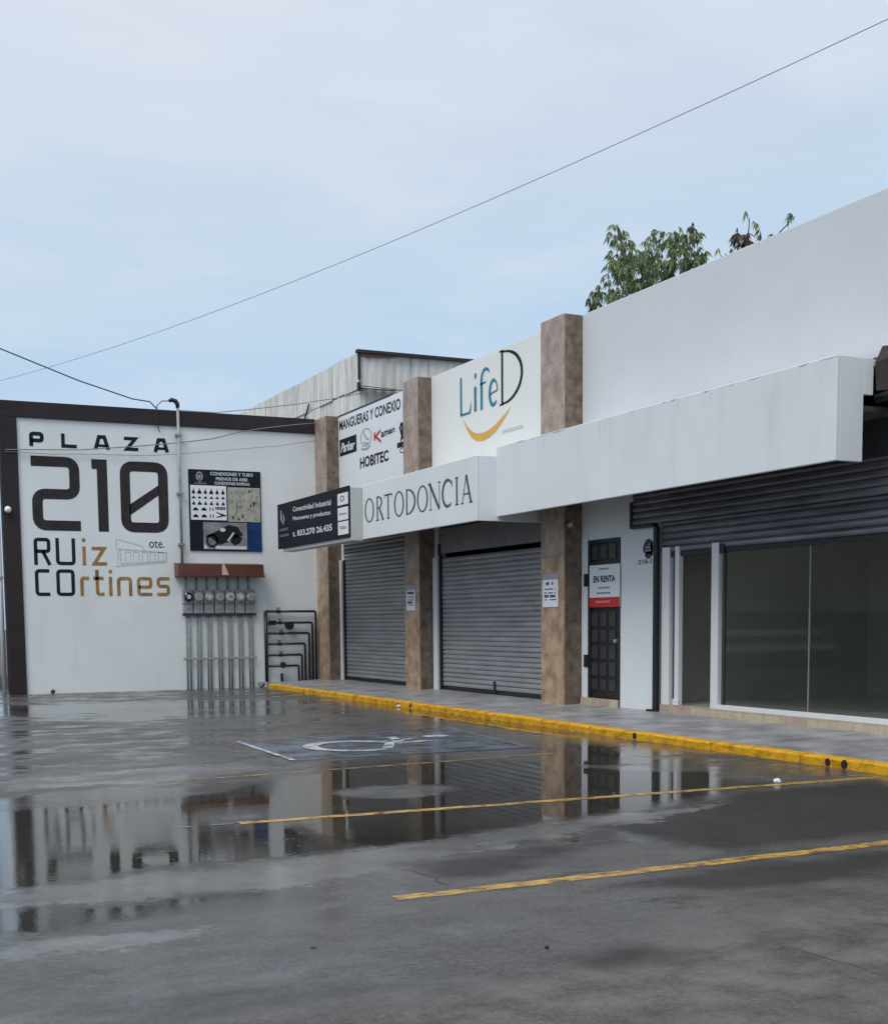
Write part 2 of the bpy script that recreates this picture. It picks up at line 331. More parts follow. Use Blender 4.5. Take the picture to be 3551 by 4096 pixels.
PUDDLES = [
 [(0.38,7.51),(0.81,7.84),(1.33,7.9),(2.1,8.03),(2.82,8.15),(3.51,8.22),(4.45,8.51),(5.19,8.66),(6.04,8.88),(6.82,9.25),(7.39,9.6),(7.95,10.45),(7.27,11.14),(7.08,12.34),(6.12,12.9),(5.72,13.37),(4.77,12.77),(3.65,11.96),(3.04,11.4),(2.2,11.3),(1.28,11.2),(0.2,11.0)],
 [(8.04,14.21),(8.61,13.13),(7.57,11.49),(7.15,11.62),(6.86,11.96),(7.27,12.9)],
 [(2.9,24.9),(3.97,25.5),(6.46,25.0),(7.6,24.2),(6.9,23.2),(3.2,23.3)],
 [(4.6,22.4),(6.6,22.3),(6.7,21.6),(4.3,21.7)],
 [(0.3,26.5),(2.2,26.3),(2.6,25.4),(0.3,25.2)],
 [(0.3,7.25),(0.74,7.27),(1.54,7.19),(2.16,7.14),(2.22,6.96),(1.51,6.71),(0.82,6.66),(0.3,6.7)],
 [(9.31,24.02),(9.33,20.8),(9.3,17.76),(8.92,14.5),(8.55,15.26),(8.58,17.72),(8.73,20.31)],
]
ISLAND = [(4.1,11.08),(4.59,11.26),(5.1,11.05),(5.2,10.7),(4.8,10.3),(4.42,10.28),(4.05,10.62)]
STAIN = [
 [(3.28,7.53),(4.34,7.7),(5.02,7.69),(5.03,7.45),(3.91,6.95),(3.18,6.8),(3.16,6.96)],
 [(5.3,7.54),(5.62,7.61),(5.61,7.37),(5.36,7.09),(5.1,7.08)],
 [(2.9,4.95),(3.35,5.05),(3.45,4.8),(3.05,4.72)], [(4.9,8.2),(6.2,8.75),(7.6,9.3),(8.9,9.2),(8.6,7.6),(6.9,6.85),(5.3,6.85)], [(4.0,6.3),(5.2,6.4),(6.6,6.3),(5.0,5.6)],
]
PALE = [
 [(0.3,7.76),(0.8,7.8),(1.32,7.82),(2.08,7.94),(2.78,8.04),(3.46,8.11),(4.38,8.38),(5.09,8.49),(5.85,8.6),(6.76,8.75),(5.56,8.17),(4.55,7.94),(3.63,7.65),(2.9,7.27),(2.28,7.14),(1.54,7.22),(0.76,7.38),(0.3,7.4)],
 [(7.17,11.61),(7.6,11.53),(7.72,11.08),(7.17,10.99),(6.82,11.09)],
 [(1.32,12.51),(1.88,12.61),(3.26,12.73),(4.24,13.18),(4.01,13.88),(2.45,13.68),(1.44,13.52)],
 [(0.68,6.5),(1.3,6.45),(1.7,6.3),(1.3,6.1),(0.5,6.2)], ISLAND,
]
DRY = [[(1.0,4.9),(2.0,4.75),(2.75,4.75),(3.5,5.0),(5.3,5.5),(5.6,3.0),(0.5,3.0)], [(0.2,6.05),(0.93,6.12),(1.05,6.0),(0.85,5.78),(0.2,5.65)]]
def sdf(P, poly_):
    A = np.array(poly_); B = np.roll(A, -1, 0); d = np.full(len(P), 1e9); ins = np.zeros(len(P), bool)
    for a, b in zip(A, B):
        e_ = b-a; t = np.clip(((P-a)@e_)/(e_@e_), 0, 1); q = a+t[:, None]*e_; d = np.minimum(d, np.hypot(*(P-q).T))
        c = (a[1] > P[:, 1]) != (b[1] > P[:, 1])
        if abs(b[1]-a[1]) > 1e-9: ins ^= c & (P[:, 0] < (b[0]-a[0])*(P[:, 1]-a[1])/(b[1]-a[1])+a[0])
    return np.where(ins, d, -d)
gx = np.linspace(-1.0, XK, 105); gy = np.linspace(3.0, YB, 260)
G = np.array([(x, y) for y in gy for x in gx])
pud = np.full(len(G), -3.0)
for q in PUDDLES: pud = np.maximum(pud, sdf(G, q))
pud = np.minimum(pud, -sdf(G, ISLAND)); dry = np.maximum(*[sdf(G, q) for q in DRY]); stn = np.full(len(G), -3.0)
for q in STAIN: stn = np.maximum(stn, sdf(G, q))
nx = len(gx); faces = [(j*nx+i, j*nx+i+1, (j+1)*nx+i+1, (j+1)*nx+i) for j in range(len(gy)-1) for i in range(nx-1)]
verts = [(x, y, 0) for x, y in G]; n0 = len(verts)
extra = [(-40, -15), (XK, -15), (XK, 3.0), (-1.0, 3.0), (-40, 3.0), (-1.0, YB), (-40, YB), (3.4, YB), (3.4, 33.0), (-40, 33.0)]
verts += [(x, y, 0) for x, y in extra]
for q in ((0, 1, 2, 3, 4), (4, 3, 5, 6), (6, 5, 7, 8, 9)): faces.append(tuple(n0+i for i in q))
me = bpy.data.meshes.new('parking_lot'); me.from_pydata(verts, [], faces); me.update()
a1 = me.attributes.new('puddle', 'FLOAT', 'POINT'); a1.data.foreach_set('value', np.concatenate([pud, np.full(len(extra), -3.0)]).astype(np.float32))
a2 = me.attributes.new('dry', 'FLOAT', 'POINT'); a2.data.foreach_set('value', np.concatenate([dry, np.full(len(extra), -3.0)]).astype(np.float32))
pal = np.full(len(G), -3.0)
for q in PALE: pal = np.maximum(pal, sdf(G, q))
a4 = me.attributes.new('pale', 'FLOAT', 'POINT'); a4.data.foreach_set('value', np.concatenate([pal, np.full(len(extra), -3.0)]).astype(np.float32))
a3 = me.attributes.new('stain', 'FLOAT', 'POINT'); a3.data.foreach_set('value', np.concatenate([stn, np.full(len(extra), -3.0)]).astype(np.float32))
def lot_mat():
    m = bpy.data.materials.new('wet_parking_lot'); m.use_nodes = True; t = m.node_tree; b = t.nodes['Principled BSDF']; l = t.links
    g = t.nodes.new('ShaderNodeNewGeometry')
    def noise(scale, det=6, ro=0.6, st=(1, 1, 1)):
        mp_ = t.nodes.new('ShaderNodeMapping'); mp_.inputs['Scale'].default_value = st; l.new(g.outputs['Position'], mp_.inputs[0])
        n = t.nodes.new('ShaderNodeTexNoise'); n.inputs['Scale'].default_value = scale; n.inputs['Detail'].default_value = det; n.inputs['Roughness'].default_value = ro
        l.new(mp_.outputs[0], n.inputs['Vector']); return n.outputs['Fac']
    def math_(op, a, b_=None, c=None):
        n = t.nodes.new('ShaderNodeMath'); n.operation = op
        for i, q in enumerate((a, b_, c)):
            if q is None: continue
            if isinstance(q, (int, float)): n.inputs[i].default_value = q
            else: l.new(q, n.inputs[i])
        return n.outputs[0]
    def rng(v, a, b_, c, d, smooth=True):
        n = t.nodes.new('ShaderNodeMapRange'); n.interpolation_type = 'SMOOTHSTEP' if smooth else 'LINEAR'
        l.new(v, n.inputs['Value']); n.inputs['From Min'].default_value = a; n.inputs['From Max'].default_value = b_
        n.inputs['To Min'].default_value = c; n.inputs['To Max'].default_value = d; return n.outputs[0]
    def mix(fac, a, b_):
        n = t.nodes.new('ShaderNodeMixRGB'); l.new(fac, n.inputs[0])
        for i, q in ((1, a), (2, b_)):
            if isinstance(q, tuple): n.inputs[i].default_value = (*q, 1)
            else: l.new(q, n.inputs[i])
        return n.outputs[0]
    at = t.nodes.new('ShaderNodeAttribute'); at.attribute_name = 'puddle'
    ad_ = t.nodes.new('ShaderNodeAttribute'); ad_.attribute_name = 'dry'
    as_ = t.nodes.new('ShaderNodeAttribute'); as_.attribute_name = 'stain'
    nA = noise(0.9, 7, 0.62); nB = noise(5.0, 7, 0.65); nC = noise(0.45, 6, 0.6, (1, 0.7, 1)); nD = noise(1.3, 9, 0.68, (0.8, 1.25, 1)); nE = noise(17, 6, 0.7)
    sd_ = math_('ADD', at.outputs['Fac'], math_('MULTIPLY_ADD', nA, 0.8, -0.40)); sd_ = math_('ADD', sd_, math_('MULTIPLY_ADD', nB, 0.55, -0.275))
    sd_ = math_('ADD', sd_, math_('MULTIPLY_ADD', nE, 0.26, -0.13))
    pudm = rng(sd_, -0.06, 0.10, 0, 1)
    pudm = math_('MULTIPLY', pudm, rng(math_('ADD', math_('MULTIPLY', nB, 0.6), math_('MULTIPLY', nE, 0.4)), 0.57, 0.66, 1, 0.15))   # grit standing out of the shallow water
    drym = rng(math_('ADD', ad_.outputs['Fac'], math_('MULTIPLY_ADD', nD, 1.6, -0.8)), -0.3, 0.35, 0, 1)
    ap_ = t.nodes.new('ShaderNodeAttribute'); ap_.attribute_name = 'pale'
    palm = rng(math_('ADD', ap_.outputs['Fac'], math_('ADD', math_('MULTIPLY_ADD', nD, 0.7, -0.33), math_('ADD', math_('MULTIPLY_ADD', nB, 0.7, -0.35), math_('MULTIPLY_ADD', nE, 0.40, -0.20)))), -0.04, 0.06, 0, 1)
    stm = rng(math_('ADD', as_.outputs['Fac'], math_('MULTIPLY_ADD', nA, 1.0, -0.5)), -0.12, 0.22, 0, 1)
    film = rng(math_('ADD', nD, math_('MULTIPLY', rng(at.outputs['Fac'], -1.3, 0.0, 0, 1), 0.15)), 0.43, 0.60, 0, 1)
    film = math_('MULTIPLY', film, math_('MULTIPLY_ADD', stm, -0.9, 1.0))
    film = math_('MULTIPLY', film, math_('MULTIPLY_ADD', drym, -0.85, 1.0))
    grain = noise(38, 5, 0.7)
    c = mix(rng(nC, 0.35, 0.65, 0, 1), (0.042, 0.042, 0.041), (0.105, 0.103, 0.099))
    c = mix(rng(noise(2.2, 8, 0.7), 0.38, 0.62, 0, 0.60), c, (0.06, 0.06, 0.061))
    dryc = mix(rng(noise(2.6, 9, 0.72), 0.36, 0.64, 0, 1), (0.05, 0.049, 0.046), (0.125, 0.121, 0.112))
    c = mix(drym, c, dryc)
    c = mix(rng(nE, 0.42, 0.66, 0, 0.45), c, (0.105, 0.102, 0.097))
    c = mix(rng(grain, 0.46, 0.66, 0, 0.42), c, (0.16, 0.157, 0.15))
    c = mix(rng(noise(55, 4, 0.65), 0.56, 0.70, 0, 0.6), c, (0.016, 0.016, 0.016))
    c = mix(math_('MULTIPLY', film, 0.25), c, (0.05, 0.05, 0.052))
    c = mix(math_('MULTIPLY', stm, 0.8), c, (0.028, 0.028, 0.028))
    c = mix(rng(at.outputs['Fac'], -0.45, 0.15, 0, 0.7), c, (0.034, 0.032, 0.029))      # soaked asphalt round the puddles
    c = mix(pudm, c, (0.030, 0.027, 0.022))
    c = mix(rng(noise(0.75, 9, 0.7, (0.7, 1.5, 1)), 0.50, 0.66, 0, 0.75), c, (0.038, 0.038, 0.039))
    c = mix(math_('MULTIPLY', math_('MULTIPLY', palm, rng(nD, 0.35, 0.6, 0.35, 0.85)), math_('SUBTRACT', 1.0, pudm)), c, mix(nD, (0.09, 0.092, 0.097), (0.225, 0.228, 0.236)))
    l.new(c, b.inputs['Base Color'])
    sp = math_('MULTIPLY', rng(noise(1.9, 8, 0.7), 0.36, 0.60, 0.22, 0.5), math_('MULTIPLY_ADD', stm, -0.8, 1.0))
    sp = math_('ADD', math_('MULTIPLY', sp, math_('SUBTRACT', 1.0, pudm)), math_('MULTIPLY', pudm, 0.5))
    l.new(sp, b.inputs['Specular IOR Level'])
    ro = math_('MULTIPLY_ADD', film, -0.34, 0.46)
    ro = math_('ADD', ro, math_('MULTIPLY', drym, 0.16))
    ro = math_('ADD', ro, math_('MULTIPLY_ADD', nB, 0.12, -0.06))
    inv = math_('SUBTRACT', 1.0, pudm)
    sx = t.nodes.new('ShaderNodeSeparateXYZ'); l.new(g.outputs['Position'], sx.inputs[0])
    nL = math_('ADD', nA, math_('MULTIPLY_ADD', sx.outputs['X'], -0.055, 0.22))
    wr = rng(nL, 0.42, 0.74, 0.012, 0.055)                          # water just over the grit is a little rough
    ro = math_('ADD', math_('MULTIPLY', math_('SUBTRACT', ro, wr), inv), wr)
    l.new(ro, b.inputs['Roughness']); b.inputs['IOR'].default_value = 1.45
    bp = t.nodes.new('ShaderNodeBump'); bp.inputs['Distance'].default_value = 0.01
    h = math_('ADD', math_('MULTIPLY', grain, 0.5), math_('MULTIPLY', noise(120, 3, 0.6), 0.5))
    h = math_('MULTIPLY', h, math_('MULTIPLY', inv, math_('MULTIPLY_ADD', film, -0.86, 1.0)))
    h = math_('ADD', h, math_('MULTIPLY', math_('MULTIPLY', noise(26, 4, 0.6), pudm), rng(nL, 0.40, 0.70, 0.01, 0.10)))
    l.new(h, bp.inputs['Height']); bp.inputs['Strength'].default_value = 0.34
    l.new(bp.outputs[0], b.inputs['Normal'])
    return m
me.materials.append(lot_mat())
lot = bpy.data.objects.new('parking_lot', me); C.objects.link(lot); struct(lot)

def sheet(name, pts, m, parent, z):
    return MB().add([(x, y, z) for x, y in pts], [tuple(range(len(pts)))]).build(name, m, parent)
random.seed(3)
for y0, y1, x0, x1, wd in ((6.54, 6.66, 2.78, 9.2, 0.125), (9.62, 9.42, 2.78, 9.15, 0.12), (12.53, 12.98, 2.79, 7.6, 0.10), (16.88, 17.25, 3.8, 8.9, 0.07), (20.3, 20.5, 3.6, 8.9, 0.05), (23.7, 23.8, 4.2, 9.1, 0.05)):
    n = 40; mb = MB(); vs = []
    for k in range(n+1):
        t = k/n; x = x0+(x1-x0)*t; y = y0+(y1-y0)*t+0.006*math.sin(k*1.7)
        a = wd/2*(0.85+0.3*random.random()); b_ = wd/2*(0.85+0.3*random.random()); vs += [(x, y-a, 0.002), (x, y+b_, 0.002)]
    mb.add(vs, [(2*k, 2*k+2, 2*k+3, 2*k+1) for k in range(n)]); mb.build('parking_line', LINEY if y0 < 12 else LINEF, lot)
for nm, pts, wd in (('crack', [(3.12, 7.34), (3.20, 7.24), (3.19, 7.12), (3.24, 6.98), (3.19, 6.85), (3.20, 6.68)], 0.010), ('crack', [(3.97, 4.80), (4.02, 4.62), (4.03, 4.41), (4.055, 4.26), (4.04, 4.05)], 0.005), ('crack', [(2.57, 8.02), (2.8, 8.05), (3.06, 8.02), (3.4, 8.10), (3.71, 8.16), (4.18, 8.14)], 0.008)):
    flat(nm, [stroke(pts, [0.002]+[wd]*(len(pts)-2)+[0.002])], lambda x, y, off: (x, y, off), mat('crack_dirt', (0.03, 0.03, 0.03), 0.9, col2=(0.09, 0.09, 0.085), scale=14), lot, 0.003)
bay = sheet('disabled_bay', [(4.593, 13.717), (7.70, 13.74), (8.12, 17.05), (4.70, 16.36)], BAYB, lot, 0.004)
def gmap(x, y, off): return (x, y, off)
flat('bay_border', [stroke([(4.62, 13.76), (4.72, 16.33)], 0.07)], gmap, BAYW, bay, 0.008)
flat('bay_border', [stroke([(4.72, 16.33), (6.3, 16.62), (8.08, 17.0)], 0.05), stroke([(7.67, 13.77), (8.08, 17.0)], 0.055), stroke([(6.9, 13.76), (7.67, 13.77)], 0.05)], gmap, BAYF, bay, 0.008)
flat('faded_line', [stroke([(2.30, 9.64), (2.38, 9.62), (2.46, 9.64)], [0.005, 0.05, 0.005]), stroke([(2.50, 9.61), (2.6, 9.635), (2.70, 9.60)], [0.005, 0.07, 0.02]), stroke([(2.66, 9.65), (2.76, 9.64)], [0.01, 0.05])], lambda x, y, off: (x, y, off), BAYF, lot, 0.004)
# the wheelchair symbol lies with its head towards the kerb
whl = arc(5.85, 14.98, 0.56, 0.62, 20, 285, 26)
flat('wheelchair_symbol', [stroke(whl, [0.13+0.07*math.sin(math.pi*k/26) for k in range(27)]), stroke([(6.05, 14.42), (6.35, 15.05), (6.62, 15.35), (6.72, 15.9)], 0.13), stroke([(6.42, 15.02), (6.98, 15.2)], 0.13), stroke([(6.38, 15.42), (6.88, 15.52)], 0.11),
      disc2(7.30, 15.72, 0.20, 0.15)], gmap, BAYW, bay, 0.009)

# ------------------------------------------------------------------ kerb and sidewalk
def kerb_strip(ya, yb, rnd):
    mb = MB(); dz = rnd.uniform(-0.004, 0.004); dx = rnd.uniform(-0.004, 0.004)
    prof = [(XK, 0.0), (XK, 0.085), (XK+0.02, 0.104), (XK+0.15, 0.106), (XK+0.15, -0.02)]
    n_ = max(2, int((ya-yb)/0.12)); ys = [ya-(ya-yb)*k/n_ for k in range(n_+1)]; vs = []
    for k, y in enumerate(ys):
        for i, (x, z) in enumerate(prof):
            j = 0.007 if i in (1, 2) else 0.002
            e_ = 0.008 if k in (0, n_) and i in (1, 2) else 0
            vs.append((x+dx+rnd.uniform(-j, j)+e_, y, z+(dz if i in (1, 2, 3) else 0)+rnd.uniform(-j, j)-e_))
    n = len(prof); mb.add(vs, [(k*n+i, k*n+i+1, (k+1)*n+i+1, (k+1)*n+i) for k in range(n_) for i in range(n-1)]+[tuple(range(n)), tuple(range(n_*n, n_*n+n))])
    return mb
kerb = struct(MB().box(XK+0.012, XK+0.149, -8, 29.54, -0.02, 0.085).build('kerb', mat('kerb_concrete', (0.14, 0.12, 0.08), 0.8, var=0.4, scale=8)))
rk = random.Random(5); ya = 29.55
while ya > -7.5:
    ln = rk.uniform(1.25, 1.75); kerb_strip(ya, ya-ln+0.012, rk).build('kerb_block', KERBY, kerb); ya -= ln
for y, rr_ in ((24.33, 0.032), (21.15, 0.042), (13.94, 0.044), (10.34, 0.042), (10.10, 0.046)):
    d = MB(); d.tube([(XK-0.003, y, 0.05), (XK+0.03, y, 0.05)], rr_, 12); d.build('drain_pipe', BLACK, kerb)
side = MB()
pr = [(XK+0.152, 0.103), (10.4, 0.145), (11.2, 0.172), (11.6, 0.172)]
ys = [YB+0.1, 27.2, 24.1, 21.0, 17.9, 14.8, 11.7, 8.6, 5.5, 2.0, -8.0]
walk = None
for k in range(len(ys)-1):
    mb = MB(); a, b_ = ys[k]-0.006, ys[k+1]+0.006
    mb.add([(x, y, z) for y in (a, b_) for x, z in pr]+[(x, y, -0.02) for y in (a, b_) for x, z in pr], [(i, i+1, 5+i, 4+i) for i in range(3)]+[(0, 8, 9, 1), (1, 9, 10, 2), (2, 10, 11, 3), (4, 5, 13, 12), (5, 6, 14, 13), (6, 7, 15, 14), (0, 4, 12, 8)])
    if walk is None:
        walk = struct(MB().box(XK+0.151, 11.6, -8, YB+0.1, -0.03, 0.085).build('sidewalk', CONC))
    mb.build('concrete_slab', CONC, walk)
# (front of the shops starts at x = 11.2, pillars stand at x = 10.85)

# ------------------------------------------------------------------ the white wall with the painted plaza name
wall = thing('plaza_wall', 'white end wall in a dark brown frame, painted PLAZA 210 RUiz COrtines', 'wall', (7.2, YB, 0))
MB().box(3.87, 11.19, YB, YB+0.25, 0, 6.15).build('wall_panel', WHITE2, wall)
MB().bbox(3.50, 3.868, YB-0.05, YB+0.3, 0, 6.148, 0.01).build('frame_column', BROWN, wall)
MB().bbox(3.50, 10.848, YB-0.05, YB+0.3, 6.15, 6.505, 0.01).build('frame_beam', BROWN, wall)
def letter(shapes, m, name='letter'): return flat(name, shapes, onback, m, wall, 0.004)
zb, zt = 5.535, 5.85; h_ = zt-zb; s_ = 0.075
letter([stroke(rc([(4.17, zb), (4.17, zt-s_/2), (4.40, zt-s_/2), (4.40, zb+0.13), (4.17, zb+0.13)], 0.05), 0.085)], INKB)
letter([stroke([(4.86, zt), (4.86, zb+s_/2), (5.16, zb+s_/2)], 0.08)], INKB)
for xa, xb in ((5.53, 5.905), (6.89, 7.262)):
    xm = (xa+xb)/2
    letter([stroke([(xa+0.045, zb), (xm-0.06, zt-0.035), (xm+0.06, zt-0.035), (xb-0.045, zb)], 0.085), stroke([(xa+0.09, zb+0.085), (xb-0.09, zb+0.085)], 0.06)], INKB)
letter([stroke([(6.22, zt-s_/2), (6.48, zt-s_/2), (6.28, zb+s_/2), (6.545, zb+s_/2)], 0.078)], INKB)
w_ = 0.228
letter([stroke(rc([(4.14, 5.33-w_/2), (5.195-w_/2, 5.33-w_/2), (5.195-w_/2, 4.495), (4.14+w_/2, 4.495), (4.14+w_/2, 3.68+w_/2), (5.19, 3.68+w_/2)], 0.20, 6), w_)], INK, 'numeral')
letter([rect(5.585, 5.815, 3.68, 5.31), rect(5.47, 5.587, 5.09, 5.31)], INK, 'numeral')
letter([stroke(rc([(6.10+w_/2, 3.68+w_/2), (7.205-w_/2, 3.68+w_/2), (7.205-w_/2, 5.30-w_/2), (6.10+w_/2, 5.30-w_/2)], 0.20, 6, True), w_, True), poly([(6.30, 4.06), (6.99, 4.55), (6.99, 4.78), (6.30, 4.31)])], INK, 'numeral')
t_ = 0.078; zb, zt, zx = 2.908, 3.515, 3.335
letter([stroke(rc([(4.175, zb), (4.175, zt-t_/2), (4.46, zt-t_/2), (4.46, 3.215), (4.175, 3.215)], 0.06), t_), stroke([(4.33, 3.215), (4.475, zb)], t_)], INKB)
letter([stroke(rc([(4.65, zt), (4.65, zb+t_/2), (5.005, zb+t_/2), (5.005, zt)], 0.07), t_)], INKB)
letter([rect(5.20, 5.275, zb, zx), rect(5.20, 5.275, 3.44, 3.52)], OCHRE)
letter([stroke([(5.41, zx-t_/2), (5.69, zx-t_/2), (5.46, zb+t_/2), (5.745, zb+t_/2)], t_)], OCHRE)
zb, zt, zx = 2.212, 2.815, 2.655
letter([stroke(rc([(4.455, zt-t_/2), (4.175, zt-t_/2), (4.175, zb+t_/2), (4.46, zb+t_/2)], 0.07), t_)], INKB)
letter([stroke(rc([(4.64, zb+t_/2), (4.97, zb+t_/2), (4.97, zt-t_/2), (4.64, zt-t_/2)], 0.07, 5, True), t_, True)], INKB)
letter([stroke(rc([(5.165, zb), (5.165, zx-t_/2), (5.33, zx-t_/2)], 0.05), t_)], OCHRE)
letter([stroke(rc([(5.51, zt), (5.51, zb+t_/2), (5.665, zb+t_/2)], 0.07), t_), rect(5.425, 5.655, zx-t_, zx)], OCHRE)
letter([rect(5.775, 5.85, zb, zx), rect(5.775, 5.85, 2.735, 2.815)], OCHRE)
letter([stroke(rc([(5.995, zb), (5.995, zx-t_/2), (6.265, zx-t_/2), (6.265, zb)], 0.07), t_)], OCHRE)
letter([stroke(rc([(6.765, zb+t_/2), (6.455, zb+t_/2), (6.455, zx-t_/2), (6.735, zx-t_/2), (6.735, 2.42), (6.455, 2.42)], 0.06), t_)], OCHRE)
letter([stroke(rc([(7.175, zx-t_/2), (6.915, zx-t_/2), (6.915, 2.44), (7.145, 2.44), (7.145, zb+t_/2), (6.88, zb+t_/2)], 0.06), t_)], OCHRE)
letter([text2('ote.', 6.725, 7.085, 3.33, 3.50)], INK, 'lettering')
sk = [stroke([(5.93, 2.89), (7.13, 3.0)], 0.018), stroke([(5.96, 3.52), (6.56, 3.37), (6.62, 3.27)], 0.016), stroke([(6.05, 3.29), (7.14, 3.22)], 0.022), stroke([(6.05, 3.29), (6.07, 2.95), (7.12, 3.03), (7.13, 3.22)], 0.022), stroke([(5.96, 3.50), (5.97, 3.30), (6.05, 3.28)], 0.014), stroke([(6.0, 2.92), (6.0, 3.25)], 0.014)]
for xa in (6.17, 6.36, 6.56, 6.74, 6.93): sk.append(stroke([(xa, 2.98+(xa-6.1)*0.06), (xa, 3.23), (xa+0.12, 3.22), (xa+0.12, 2.99+(xa-6.1)*0.06)], 0.016))
flat('house_drawing', sk, onback, SKETCH, wall, 0.004)

# poster board on the white wall
pb = thing('poster_board', 'navy poster board of hose fittings fixed to the white end wall', 'poster', (8.57, YB, 3.28))
MB().bbox(7.69, 9.445, YB-0.032, YB-0.001, 3.28, 5.18, 0.006).build('backing_board', BLKSIGN, pb)
def onp(x, z, off): return (x, YB-0.033-off, z)
flat('blue_panel', [rect(9.08, 9.43, 3.29, 3.96)], onp, NAVY, pb, 0.002)
flat('lettering', [text4('CONEXIONES Y TUBO', (8.21, 5.135), (9.26, 5.135), (8.21, 5.055), (9.26, 5.055), 0.02), text4('FRENOS DE AIRE', (8.35, 5.015), (9.12, 5.015), (8.35, 4.94), (9.12, 4.94), 0.02), text4('CONEXIONES RAPIDAS', (8.31, 4.91), (9.165, 4.91), (8.31, 4.84), (9.165, 4.84), 0.02)], onp, TEXTW, pb, 0.002)
flat('badge', [ring(7.95, 5.02, 0.085, 0.11, 0.03, 0.035), disc2(7.95, 5.01, 0.04, 0.05), rect(7.915, 7.985, 4.89, 4.94)], onp, TEXTG, pb, 0.002)
flat('lettering', [text2('HOBITEC', 7.83, 8.12, 4.835, 4.875, 0.01)], onp, TEXTG, pb, 0.002)
p1 = flat('photo_print', [rect(7.725, 8.59, 4.005, 4.81)], onp, SIGNW, pb, 0.002)
p2 = flat('photo_print', [rect(8.62, 9.42, 3.98, 4.79)], onp, PHOTOB, pb, 0.002)
p3 = flat('photo_print', [rect(8.01, 9.078, 3.32, 3.955)], onp, PHOTOG, pb, 0.002)
rnd = random.Random(8); sh = []
for j, (zz, n, hh) in enumerate(((4.66, 6, 0.12), (4.525, 6, 0.06), (4.39, 6, 0.09), (4.235, 0, 0), (4.07, 0, 0))):
    for i in range(n):
        x = 7.80+i*0.142; a = 0.035+0.015*rnd.random()
        sh.append(poly([(x-a, zz-hh*0.4), (x+a, zz-hh*0.4), (x+a*0.9, zz), (x+a*0.25, zz+hh*0.35), (x+0.004, zz+hh*0.7), (x-0.006, zz+hh*0.7), (x-a*0.3, zz+hh*0.3), (x-a, zz)]))
for zz in (4.22, 4.06):
    for x in (7.84, 8.04): sh.append(poly(arc(x, zz, 0.065, 0.075, 0, 180, 8)))
    for x in (8.19, 8.26): sh.append(rect(x-0.012, x+0.012, zz, zz+0.08))
sh += [rect(8.32+i*0.035, 8.345+i*0.035, 4.25, 4.32) for i in range(7)]+[stroke([(8.34, 4.19), (8.53, 4.12), (8.34, 4.07)], [0.02, 0.05, 0.02])]
flat('printed_fitting', sh, onp, INKB, p1, 0.004, kind='stuff')
sh = []
for i in range(70):
    x = 8.66+0.72*rnd.random(); zz = 4.03+0.70*rnd.random(); a = 0.008+0.02*rnd.random(); b_ = 0.008+0.045*rnd.random(); sh.append(rect(x-a, x+a, zz-b_, zz+b_))
flat('printed_fitting', sh, onp, mat('olive_print', (0.27, 0.27, 0.21), 0.5), p2, 0.004, kind='stuff')
flat('printed_fitting', [ring(8.22, 3.52, 0.15, 0.16, 0.05, 0.05), poly([(8.05, 3.62), (8.40, 3.78), (8.62, 3.90), (8.85, 3.86), (8.98, 3.66), (8.80, 3.60), (8.60, 3.50), (8.40, 3.42), (8.20, 3.58)]), poly([(8.66, 3.50), (8.80, 3.68), (8.96, 3.60), (8.90, 3.47), (8.76, 3.42)])], onp, INKB, p3, 0.004)
flat('printed_highlight', [disc2(8.48, 3.78, 0.07, 0.045), stroke([(8.60, 3.52), (8.75, 3.72)], 0.04), rect(8.30, 9.06, 3.325, 3.40), poly([(8.02, 3.33), (8.12, 3.33), (8.03, 3.45)])], onp, TEXTW, p3, 0.006)

# security camera, service mast, rain hood, electric meters, water pipes
sc_ = thing('security_camera', 'small white security camera on the dark brown column at the left edge', 'camera', (3.585, YB-0.05, 4.11))
MB().disc((3.585, YB-0.05, 4.14), (0, -1, 0), 0.06, 0.03).build('mount', BLACK, sc_)
bm = bmesh.new(); bmesh.ops.create_uvsphere(bm, u_segments=14, v_segments=10, radius=0.075)
mb = MB(); mb.add([(v.co.x+3.60, v.co.y+YB-0.14, v.co.z+4.11) for v in bm.verts], [[v.index for v in q.verts] for q in bm.faces]); bm.free(); mb.build('dome', DOME, sc_, True)

sm = thing('service_mast', 'galvanised electric service mast with black weatherhead rising above the end wall', 'conduit', (7.47, YB-0.09, 2.98))
MB().tube([(7.47, YB-0.09, 2.985), (7.47, YB-0.09, 4.8), (7.465, YB-0.09, 6.58)], 0.034, 10).build('pipe', GALV, sm, True)
MB().tube([(7.465, YB-0.09, 6.56), (7.465, YB-0.09, 6.64), (7.42, YB-0.09, 6.71), (7.33, YB-0.10, 6.735), (7.27, YB-0.11, 6.70)], [0.04, 0.052, 0.055, 0.05, 0.04], 10).build('weatherhead', BLACK, sm, True)
for z in (5.92, 4.58, 3.4): MB().box(7.40, 7.54, YB-0.135, YB-0.001, z, z+0.05).build('clamp', GALV, sm)
MB().tube([(7.27, YB-0.11, 6.70), (7.1, YB-0.12, 6.69), (6.98, YB-0.12, 6.58), (6.96, YB-0.1, 6.25), (7.03, YB-0.08, 5.98), (7.01, YB-0.07, 6.10), (6.92, YB-0.07, 6.3), (6.94, YB-0.08, 6.5)], 0.012, 6).build('wire_loop', CABLE, sm)

